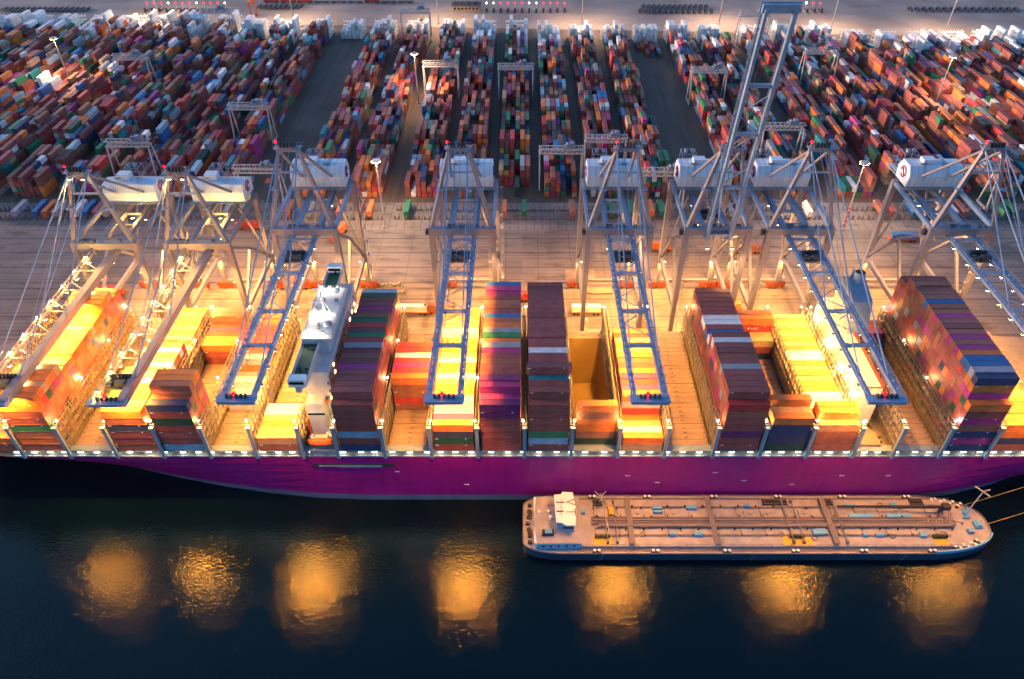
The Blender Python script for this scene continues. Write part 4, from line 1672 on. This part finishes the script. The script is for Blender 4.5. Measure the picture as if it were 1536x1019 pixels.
    m.cyl((2.4, yc - 4.6, ZB + .6), (2.4, yc - 2.8, ZB + .6), .6, 8)
    m.cyl((2.4, yc + 2.8, ZB + .6), (2.4, yc + 4.6, ZB + .6), .6, 8)
    m.build('stern_winch', M['dark'], b)
    m = MB()
    m.box((4.2, yc, ZB + 1.3), (.8, 17.4, 2.4))
    m.build('stern_bulkhead', M['white'], b)
    for k in range(3):
        m = MB()
        m.beam((24 + k * 46.5 + 1.2, Y0 - .08, 2.9), (24 + k * 46.5, Y0 - .08, .2), .12)
        m.build('draught_scale', M['cable'], b)
    # mooring lines from the bow
    return b


barge()
for p, q, lab in (((143, -5.5, 4.4), (196, 6.5, 17), 'thin mooring rope from the barge bow up to the ship'),
                  ((146.5, -13, 4.4), (206, 2.5, 15), 'thin mooring rope from the barge stem running aft')):
    m = MB()
    pts = []
    for i in range(9):
        t = i / 8
        v = Vector(p).lerp(Vector(q), t)
        v.z -= 1.6 * math.sin(math.pi * t)
        pts.append(v)
    for a, c in zip(pts[:-1], pts[1:]):
        m.cyl(a, c, .09, 5)
    tag(m.build('mooring_rope', M['rope']), lab, 'rope')

# ------------------------------------------------------------------ container yard
BLK = [(-4.0, 1), (20.2, 1), (44.6, 1), (69.5, 1), (94, 0), (118.5, 1), (143, 1), (174.5, 1), (200, 1), (225, 1), (250, 1), (275, 1), (300, 1), (325, 1), (350, 1), (375, 1), (400, 1), (425, 1),
       (-28.5, 1), (-52.5, 1), (-81, 1), (-106.5, 1), (-131.5, 0), (-157, 1), (-182, 1), (-207, 1), (-232, 1), (-257, 1), (-282, 1), (-307, 1), (-332, 1), (-357, 1), (-382, 1), (-407, 1), (-432, 1), (-457, 1)]
YPAL = (['maroon'] * 17 + ['brown'] * 13 + ['orange'] * 8 + ['red'] * 5 + ['navy blue'] * 3 + ['blue'] * 2 + ['green'] * 3 + ['dark green'] * 2 + ['teal'] * 1 +
        ['magenta'] * 2 + ['white'] * 3 + ['grey'] * 3 + ['tan'] * 3 + ['light blue'] * 1)
yard = []
SP = 12.75


def farend(x):
    return 458 - .055 * x


for bx, full in BLK:
    nsl = int((farend(bx) - 26 - 189) / SP)
    base = random.uniform(2.2, 3.2)
    if abs(bx) > 150: base = random.uniform(2.4, 3.4)
    start = random.choice((0, 0, 1))
    for i in range(nsl):
        y = 196 + i * SP
        if not full:
            if bx > 0 and i < nsl - 2: continue
            if bx < 0: continue
        dens = base + random.uniform(-.9, .9)
        for r in range(6):
            x = bx + (r - 2.5) * 2.84
            hgt = int(round(random.gauss(dens, .85)))
            if i < start: hgt -= 3
            if not full: hgt = random.choice((0, 1, 1, 2))
            hgt = max(0, min(5, hgt))
            if random.random() < .05: hgt = 0
            twenty = random.random() < .12
            stackcol = random.choice(YPAL) if random.random() < .35 else None
            if full and i >= nsl - 2 and random.random() < .55: stackcol = 'white'
            for k in range(hgt):
                top = k == hgt - 1
                col = stackcol if stackcol and random.random() < .75 else random.choice(YPAL)
                yard.append((bx, i, r, k, top, x + random.uniform(-.08, .08), y + random.uniform(-.15, .15), ZQ + .1 + k * 2.87, col, twenty))
# white reefers and racks at the far ends
for bx, full in BLK:
    nsl = int((farend(bx) - 26 - 189) / SP)
    y = 196 + nsl * SP
    for r in range(6):
        for k in range(random.choice((2, 3, 3, 4, 4, 5))):
            yard.append((bx, nsl, r, k, False, bx + (r - 2.5) * 2.84, y + 1.5 + random.uniform(-.5, .5), ZQ + .1 + k * 2.87, 'reefer', False))
tops = [c for c in yard if c[4] and not c[9]]
tops.sort(key=lambda c: (c[5] ** 2) * .35 + (c[6] - CAMY) ** 2)
nblk = sorted(b[0] for b in BLK)
ind = set()
for c in tops:
    px, py = proj(c[5], c[6], c[7])
    if 0 < px < 1536 and len(ind) < 0:
        ind.add(c[:4])


def blk_desc(bx):
    if -131.5 < bx < 94:
        return '%s block aft of the bare block' % NUM[len([b for b in nblk if -131.5 < b <= bx])]
    if bx == 94:
        return 'half-bare block'
    if bx > 94:
        return '%s block sternward of the half-bare block' % NUM[len([b for b in nblk if 94 < b <= bx])]
    if bx == -131.5:
        return 'bare block'
    return '%s block forward of the bare block' % NUM[len([b for b in nblk if bx <= b < -131.5])]


yst = Stuff()
YME = {}
for c in yard:
    bx, i, r, k, top, x, y, z, col, twenty = c
    pc = vary(PAL[col] if col != 'reefer' else (.74, .73, .7), .2)
    if c[:4] in ind:
        o = link('container', ME40, None, (x, y, z), R(90))
        o.color = (*pc, 1)
        tag(o, '%s container topping row %d, slot %d from the quay, %s' % (col, r + 1, i + 1, blk_desc(bx)), 'container', 'containers topping the yard stacks')
    elif (twenty or random.random() < .22) and col != 'reefer':
        yst.box((x, y - 3.1, z), (CW, 6.05, 2.6), pc)
        yst.box((x, y + 3.1, z), (CW, 6.05, 2.6), vary(PAL[random.choice(YPAL)], .2))
    else:
        yst.box((x, y, z), (CW, CL, 2.8), pc)
yst.build('yard_container_stacks', 'rest of the stacked containers filling the yard blocks')

# rails of the yard cranes
for bx, full in BLK:
    if abs(bx) > 330: continue
    for dx in (-11, 11):
        m = MB()
        m.box((bx + dx, 322, ZQ + .05), (.3, 262, .1))
        tag(m.build('yard_rail', M['rail']), 'steel yard crane rail', kind='structure')

# white lit racks at the far ends
rk = MB()
for k in range(7):
    rk.box((-8.5 + k * 2.84, 0, 5), (.25, .25, 10))
    rk.box((-8.5 + k * 2.84, 3, 5), (.25, .25, 10))
for zz in (2.9, 5.8, 8.7):
    rk.box((0, 0, zz), (17.4, .2, .2))
    rk.box((0, 1.5, zz), (17.4, 2.6, .1))
RK = rk.mesh('reefer_rack', M['reefer'])
for bx, full in BLK:
    nsl = int((farend(bx) - 26 - 189) / SP)
    y = 196 + nsl * SP + 9
    o = link('reefer_rack', RK, None, (bx, y, ZQ))
    k = nblk.index(bx)
    tag(o, 'white reefer rack at the road end of the ' + blk_desc(bx), 'rack', 'reefer racks at the far ends of the blocks')

# yard cranes
def yard_crane(name='yard_crane'):
    root = thing(name, 'x', 'crane')
    hw, H, dp = 11.0, 20.0, 9.0
    for sx in (-1, 1):
        for sy in (-1, 1):
            m = MB()
            m.beam((sx * hw, sy * dp / 2, 1.2), (sx * hw, sy * 1.7, H), .7, .7, w2=.55, h2=.55)
            m.build('leg', M['asc'], root)
        m = MB()
        m.beam((sx * hw, -dp / 2 - 1, .9), (sx * hw, dp / 2 + 1, .9), .8, 1.0)
        for q in (-4.5, -3, 3, 4.5):
            m.cyl((sx * hw - .2, q, .4), (sx * hw + .2, q, .4), .38, 8)
        m.build('bogie_beam', M['asc'], root)
    for sy in (-1, 1):
        m = MB()
        y = sy * 1.8
        m.beam((-hw - .6, y, H), (hw + .6, y, H), .55, .7)
        m.beam((-hw - .6, y, H + 2.6), (hw + .6, y, H + 2.6), .4, .4)
        for k in range(8):
            x = -hw + k * 2 * hw / 8
            m.beam((x, y, H), (x + hw / 8, y, H + 2.6), .25)
            m.beam((x + hw / 8, y, H + 2.6), (x + hw / 4, y, H), .25)
        m.build('girder', M['asc'], root)
    m = MB()
    for sx in (-1, 1):
        m.beam((sx * hw, -1.8, H + 2.6), (sx * hw, 1.8, H + 2.6), .4)
        m.beam((sx * hw, -1.8, H), (sx * hw, 1.8, H), .5)
    m.build('end_tie', M['asc'], root)
    m = MB()
    m.box((4.5, 0, H + 3.2), (5.5, 4.6, .6))
    m.box((5.6, 0, H + 4.4), (2.2, 3.0, 2.0))
    m.cyl((3.2, -1.2, H + 4.2), (3.2, 1.2, H + 4.2), .7, 8)
    for k in range(4):
        m.box((2.2 + k * 1.5, 2.0, H + 4.4), (.12, .12, 2.0))
        m.box((2.2 + k * 1.5, -2.0, H + 4.4), (.12, .12, 2.0))
    m.build('trolley', M['cable'], root)
    m = MB()
    for dx in (-1.5, 1.5):
        for dy in (-.8, .8):
            m.beam((4.5 + dx, dy, H), (4.5 + dx, dy, H - 5), .06)
    m.box((4.5, 0, H - 5.2), (2.4, 5, .5))
    m.build('spreader', M['bogie'], root)
    return root


asc0 = yard_crane()
ASC = [(-257, 335, 'over stacks beside a floodlight mast'), (-157, 256, 'over the block forward of the bare dark block'), (-207, 209, 'behind the low cranes'),
       (-52.5, 323, 'over the block behind the lit floodlight mast'), (-4, 318, 'over mixed stacks beside dark lanes'), (20.2, 201, 'near the quay end of its block, orange-lit'),
       (44.6, 214, 'just behind a blue-grey machinery house'), (118.5, 312, 'over the block beside the half-bare block'), (200, 346, 'over orange and maroon stacks, brightly lit'),
       (143, 229, 'next to the raised boom'), (-232, 432, 'standing at the road end, with dark machinery on top'), (-81, 432, 'standing at the road end beside the pale racks'),
       (174.5, 425, 'standing at the road end beside the raised boom tip'), (69.5, 177, 'at the quay end between two quay cranes'), (225, 180, 'at the quay end behind the last quay crane'),
       (-131.5, 180, 'at the quay end of the bare dark block')]
for i, (x, y, d) in enumerate(ASC):
    o = asc0 if i == 0 else copy_tree(asc0)
    o.location = (x, y, ZQ)
    o['label'] = 'pale lattice yard gantry crane ' + d
    o['group'] = 'yard cranes over the stacks'

# ------------------------------------------------------------------ floodlight masts
def mast(x, y, h, lab, lit=True, stripes=False, energy=1.0):
    t = thing('floodlight_mast', lab, 'light mast', (x, y, ZQ), 0, 'floodlight masts in the terminal')
    m = MB()
    m.cyl((0, 0, 0), (0, 0, h), .5, 8, .22)
    m.box((0, 0, .4), (1.6, 1.6, .8))
    m.build('pole', M['pole'], t)
    if stripes:
        m = MB()
        for k in range(5):
            m.cyl((0, 0, 2 + k * 2.4), (0, 0, 3.2 + k * 2.4), .56, 8)
        m.build('red_band', M['red'], t)
    m = MB()
    m.cyl((0, 0, h), (0, 0, h + .35), 1.7, 10)
    hd = m.build('lamp_ring', M['white'] if y == 160 else M['pole'], t)
    for k in range(6):
        a = k * math.pi / 3
        m = MB()
        m.box((1.9 * math.cos(a), 1.9 * math.sin(a), h - .1), (.9, .9, .5), 0, a)
        m.box((1.9 * math.cos(a), 1.9 * math.sin(a), h - .4), (.7, .7, .12), 1, a)
        m.build('floodlight', [M['pole'], M['lamp']], hd)
    if lit:
        light('mast_light', 'SPOT', P_MAST * energy, (1, .64, .36), hd, (0, 0, h - .8), .8, 150, .8)
    return t


for x, y, h, lab, en, st in (
        (-67.5, 160, 36, 'bright white floodlight mast rising at the quay end of the brown lane', 1.0, 0),
        (-67, 311, 32, 'grey floodlight mast midway along the brown lane', .7, 0),
        (157.5, 158, 36, 'floodlight mast with red banded foot beside the quay cranes', .9, 1),
        (-301, 333, 34, 'grey floodlight mast among stacks of green and orange containers', .9, 0),
        (-294, 472, 34, 'slim floodlight mast by the road behind the first racks', 1.7, 0),
        (-68, 470, 34, 'slim floodlight mast by the road behind the brown lane', 1.7, 0),
        (158, 462, 34, 'banded floodlight mast by the road behind the half-bare block', 1.7, 1),
        (330, 440, 34, 'slim floodlight mast by the road behind the stern-side blocks', 1.7, 0),
        (-185, 470, 34, 'slim added floodlight mast by the road near the straddle carrier', 1.6, 0),  # mast added to spread the light along the road
        (48, 462, 34, 'slim added floodlight mast by the road behind the central blocks', 1.6, 0),  # extra mast, put in to even out the road lighting
        (245, 452, 34, 'slim added floodlight mast by the road behind mixed signal lamps', 1.6, 0),  # also an added mast, only there to spread light
        (262, 300, 34, 'grey floodlight mast among the stern-side stacks', .9, 0)):
    mast(x, y, h, lab, True, st, en)

# ------------------------------------------------------------------ vehicles and gear on the apron
def vehicle(x, y, rz, col, lab, load=True, colname=None):
    t = thing('transport_vehicle', lab, 'vehicle', (x, y, ZQ), rz, 'guided vehicles on the apron')
    m = MB()
    m.box((0, 0, 1.25), (14.2, 2.7, .6))
    m.box((6.6, 0, 1.75), (1.0, 2.6, .6))
    m.box((-6.6, 0, 1.75), (1.0, 2.6, .6))
    m.build('chassis', M['bogie'], t)
    wm = MB()
    wm.cyl((0, -.25, 0), (0, .25, 0), .6, 10)
    wme = wm.mesh('wheel', M['rubber'])
    for xx in (-5, -3.4, 3.4, 5):
        for yy in (-1.2, 1.2):
            link('wheel', wme, t, (xx, yy, .6))
    if load:
        o = link('container', ME40, None, (x, y, ZQ + 1.6), rz)
        o.color = (*col, 1)
        tag(o, '%s container riding on a flat orange vehicle, %s' % (colname, lab.split(', ')[-1]), 'container', 'containers on the apron vehicles')


for x, y, rz, cn, lab in (
        (-46, 92, 0, 'white', 'guided vehicle under a white container, between the crane legs'),
        (183, 148, R(0), 'blue', 'guided vehicle under a blue container, near the last crane'),
        (-134, 159, 0, 'red', 'guided vehicle under a red container, behind the second low crane'),
        (-180, 105, 0, 'red', 'guided vehicle under a red container, behind the first low crane'),
        (-88.5, 152, R(72), 'orange', 'guided vehicle under an orange container, turning beside the lit mast'),
        (-35, 92.5, 0, 'brown', 'guided vehicle under a brown container, nose to tail with a white load'),
        (27, 92, 0, 'white', 'guided vehicle under a white container, beside the open hold'),
        (86, 94, 0, 'orange', 'guided vehicle under an orange container, below the raised boom'),
        (106, 138, 0, 'brown', 'guided vehicle under a brown container, behind the funnel'),
        (64, 140, 0, 'orange', 'guided vehicle under an orange container, behind the raised boom crane'),
        (-100, 110, 0, 'red', 'guided vehicle under a red container, behind the wheelhouse'),
        (-3.5, 101, 0, 'red', 'guided vehicle under a red container, behind the fourth bay')):
    vehicle(x, y, rz, vary(PAL[cn], .05), lab, True, cn)

# transfer racks with containers at the quay end of the blocks
tr_me = MB()
for r in range(5):
    for sx in (-1.1, 1.1):
        for yy in (-4.4, 4.4):
            tr_me.box((-10 + r * 5 + sx, yy, 1.2), (.4, .9, 2.4))
            tr_me.box((-10 + r * 5 + sx, yy * .86, .3), (.3, 1.6, .3))
    for yy in (-4.4, 4.4):
        tr_me.box((-10 + r * 5, yy, .25), (2.2, .3, .3))
for yy in (-4.4, 4.4):
    tr_me.box((0, yy, .12), (22.6, .2, .14))
tr_me.box((0, 0, .12), (.2, 9.2, .13))
TR = tr_me.mesh('transfer_rack', M['walk'])
for bx, full in BLK:
    if abs(bx) > 260: continue
    o = link('transfer_rack', TR, None, (bx, 172, ZQ))
    tag(o, 'dark transfer rack at the quay end, ' + blk_desc(bx), 'rack', 'transfer racks along the apron')
    for r in range(5):
        if random.random() < .3:
            cn = random.choice(['orange', 'white', 'green', 'blue', 'maroon', 'brown', 'grey'])
            c = link('container', ME40, None, (bx - 10 + r * 5, 172, ZQ + 2.6), R(90))
            c.color = (*vary(PAL[cn]), 1)
            tag(c, '%s container on transfer rack, %s place, %s' % (cn, NUM[r + 1], blk_desc(bx)), 'container', 'containers on the transfer racks')

# lifted hatch covers lying on the quay
for x, y, z, lab in ((26, 118, 0, 'yellow-lit hatch cover lying on the quay behind the open hold'), (33, 110, 0, 'second hatch cover lying on the quay, nearer the open hold')):
    m = MB()
    m.box((0, 0, .5), (13, 9.5, .9))
    for k in range(4):
        m.box((0, -3.6 + k * 2.4, 1.0), (12.6, .15, .12))
    tag(m.build('loose_hatch_cover', M['hatch'], None, (x, y, ZQ)), lab, 'hatch cover', 'hatch covers set down on the quay')
# lashing bins and flat racks
for i, (x, y, lab) in enumerate(((-60, 112, 'low flat rack of lashing gear on the quay aft of the wheelhouse'), (-57.5, 106, 'second flat rack of lashing gear, nearer the ship'))):
    m = MB()
    m.box((0, 0, .3), (12, 2.4, .3))
    for k in range(7):
        m.box((-5 + k * 1.7, random.uniform(-.4, .4), .8), (1.2, 1.6, .8))
    m.box((-5.9, 0, .9), (.2, 2.4, 1.6))
    m.box((5.9, 0, .9), (.2, 2.4, 1.6))
    tag(m.build('flat_rack', M['bridge'], None, (x, y, ZQ)), lab, 'flat rack')
m = MB()
m.box((0, 0, .9), (1.8, 4.2, .9))
m.box((0, -.3, 1.6), (1.6, 2.2, .7), 1)
for sx in (-.85, .85):
    for yy in (-1.4, 1.4):
        m.cyl((sx - .1, yy, .35), (sx + .1, yy, .35), .35, 10, mi=1)
tag(m.build('service_van', [M['white'], M['dark']], None, (-33, 113, ZQ)), 'small white service van parked alone on the apron', 'van')

# ------------------------------------------------------------------ road side beyond the yard
def parked_rows(x0, x1, y, n, lab):
    t = thing('trailer_row', lab, 'trailers', ((x0 + x1) / 2, y, ZQ))
    for k in range(n):
        x = x0 + (x1 - x0) * k / (n - 1) - (x0 + x1) / 2
        m = MB()
        m.box((x, 0, 1.3), (2.4, 11, .4), 0, R(-12))
        m.box((x, 3.6, .7), (2.3, 2.6, 1.0), 1, R(-12))
        m.build('trailer', [M['dark'], M['rubber']], t)


parked_rows(-225, -190, 512, 9, 'line of dark chassis trailers parked behind the road, beside the wagons')
parked_rows(100, 160, 500, 14, 'long double line of dark trailers parked behind the half-bare block')
parked_rows(104, 158, 512, 13, 'second line of dark trailers parked farther back')
parked_rows(330, 420, 505, 16, 'line of dark trailers parked behind the stern-side blocks')
parked_rows(-440, -370, 505, 16, 'line of dark trailers parked behind the forward blocks')
# truck gates with signal lamps
def gate_row(x0, n, lab, cols):
    t = thing('truck_gate', lab, 'gate', (x0, 504, ZQ))
    for k in range(n):
        m = MB()
        m.box((k * 6, 0, .2), (1.4, 12, .4))
        m.box((k * 6, -3, 1.6), (1.2, 2.0, 2.8))
        m.build('booth_island', M['dark'], t)
        m = MB()
        m.cyl((k * 6, 4, 0), (k * 6, 4, 5), .12, 6, mi=1)
        m.ball((k * 6, 3.8, 5.2), .62, 0, 8)
        m.build('signal_lamp', [M[cols[k % len(cols)]], M['pole']], t)
    return t


gate_row(-30, 12, 'row of truck lanes with red signal lamps beside the flat office', ['lampg', 'lampg', 'lampr', 'lampr', 'lampr', 'lampr'])
gate_row(-318, 12, 'row of truck lanes with red signal lamps behind the forward blocks', ['lampr', 'lampr', 'lampr', 'lampg'])
gate_row(205, 9, 'row of truck lanes with mixed signal lamps behind the raised boom', ['lampr', 'lampw', 'lampr', 'lampr', 'lampg'])
t = thing('gate_office', 'flat-roofed yellow-lit office at the head of the truck lanes', 'building', (-47, 506, ZQ))
m = MB()
m.box((0, 0, 2.4), (24, 10, 4.8))
m.build('wall', M['hatch'], t)
m = MB()
m.box((0, 0, 5.0), (25, 11, .5))
for k in range(4):
    m.box((-9 + k * 5.5, 1, 5.8), (2.4, 2.4, 1.2))
m.build('roof', M['dark'], t)
for k in range(7):
    m = MB()
    m.box((-9.5 + k * 3.1, -5.04, 2.6), (1.8, .1, 1.6))
    m.build('window', M['glass'], t)
for k in range(9):
    x = -218 + k * 14.6
    t = thing('rail_wagon', '%s flat wagon from the trailer end of the train beyond the road' % NUM[k + 1], 'wagon', (x, 526, ZQ), 0, 'wagons of the train')
    m = MB()
    m.box((0, 0, 1.2), (13.6, 2.6, .5))
    for q in (-5, -3.4, 3.4, 5):
        m.cyl((q, -.8, .5), (q, .8, .5), .5, 8)
    m.build('flat_bed', M['dark'], t)
    if k < 3 or k == 6:
        c = link('container', ME40, None, (x, 526, ZQ + 1.5))
        c.color = (*PAL['red'], 1)
        tag(c, 'red container on the %s wagon of the train beyond the road' % NUM[k + 1], 'container', 'containers on the train')
# straddle carrier on the road
t = thing('straddle_carrier', 'tall orange straddle carrier standing alone on the road', 'straddle carrier', (-224, 492, ZQ), R(15))
for sx in (-2.4, 2.4):
    m = MB()
    m.box((sx, 0, 1.0), (.9, 9, .9))
    for yy in (-3.6, -1.2, 1.2, 3.6):
        m.cyl((sx - .4, yy, .6), (sx + .4, yy, .6), .65, 10)
    m.build('wheel_beam', M['dark'], t)
    for yy in (-3.6, 3.6):
        m = MB()
        m.box((sx, yy, 6), (.7, .8, 10))
        m.build('leg', M['orange'], t)
m = MB()
m.box((0, 0, 11.4), (5.6, 9, 1.0))
m.box((1.4, -3, 12.6), (1.8, 2, 1.6))
m.build('top_frame', M['orange'], t)
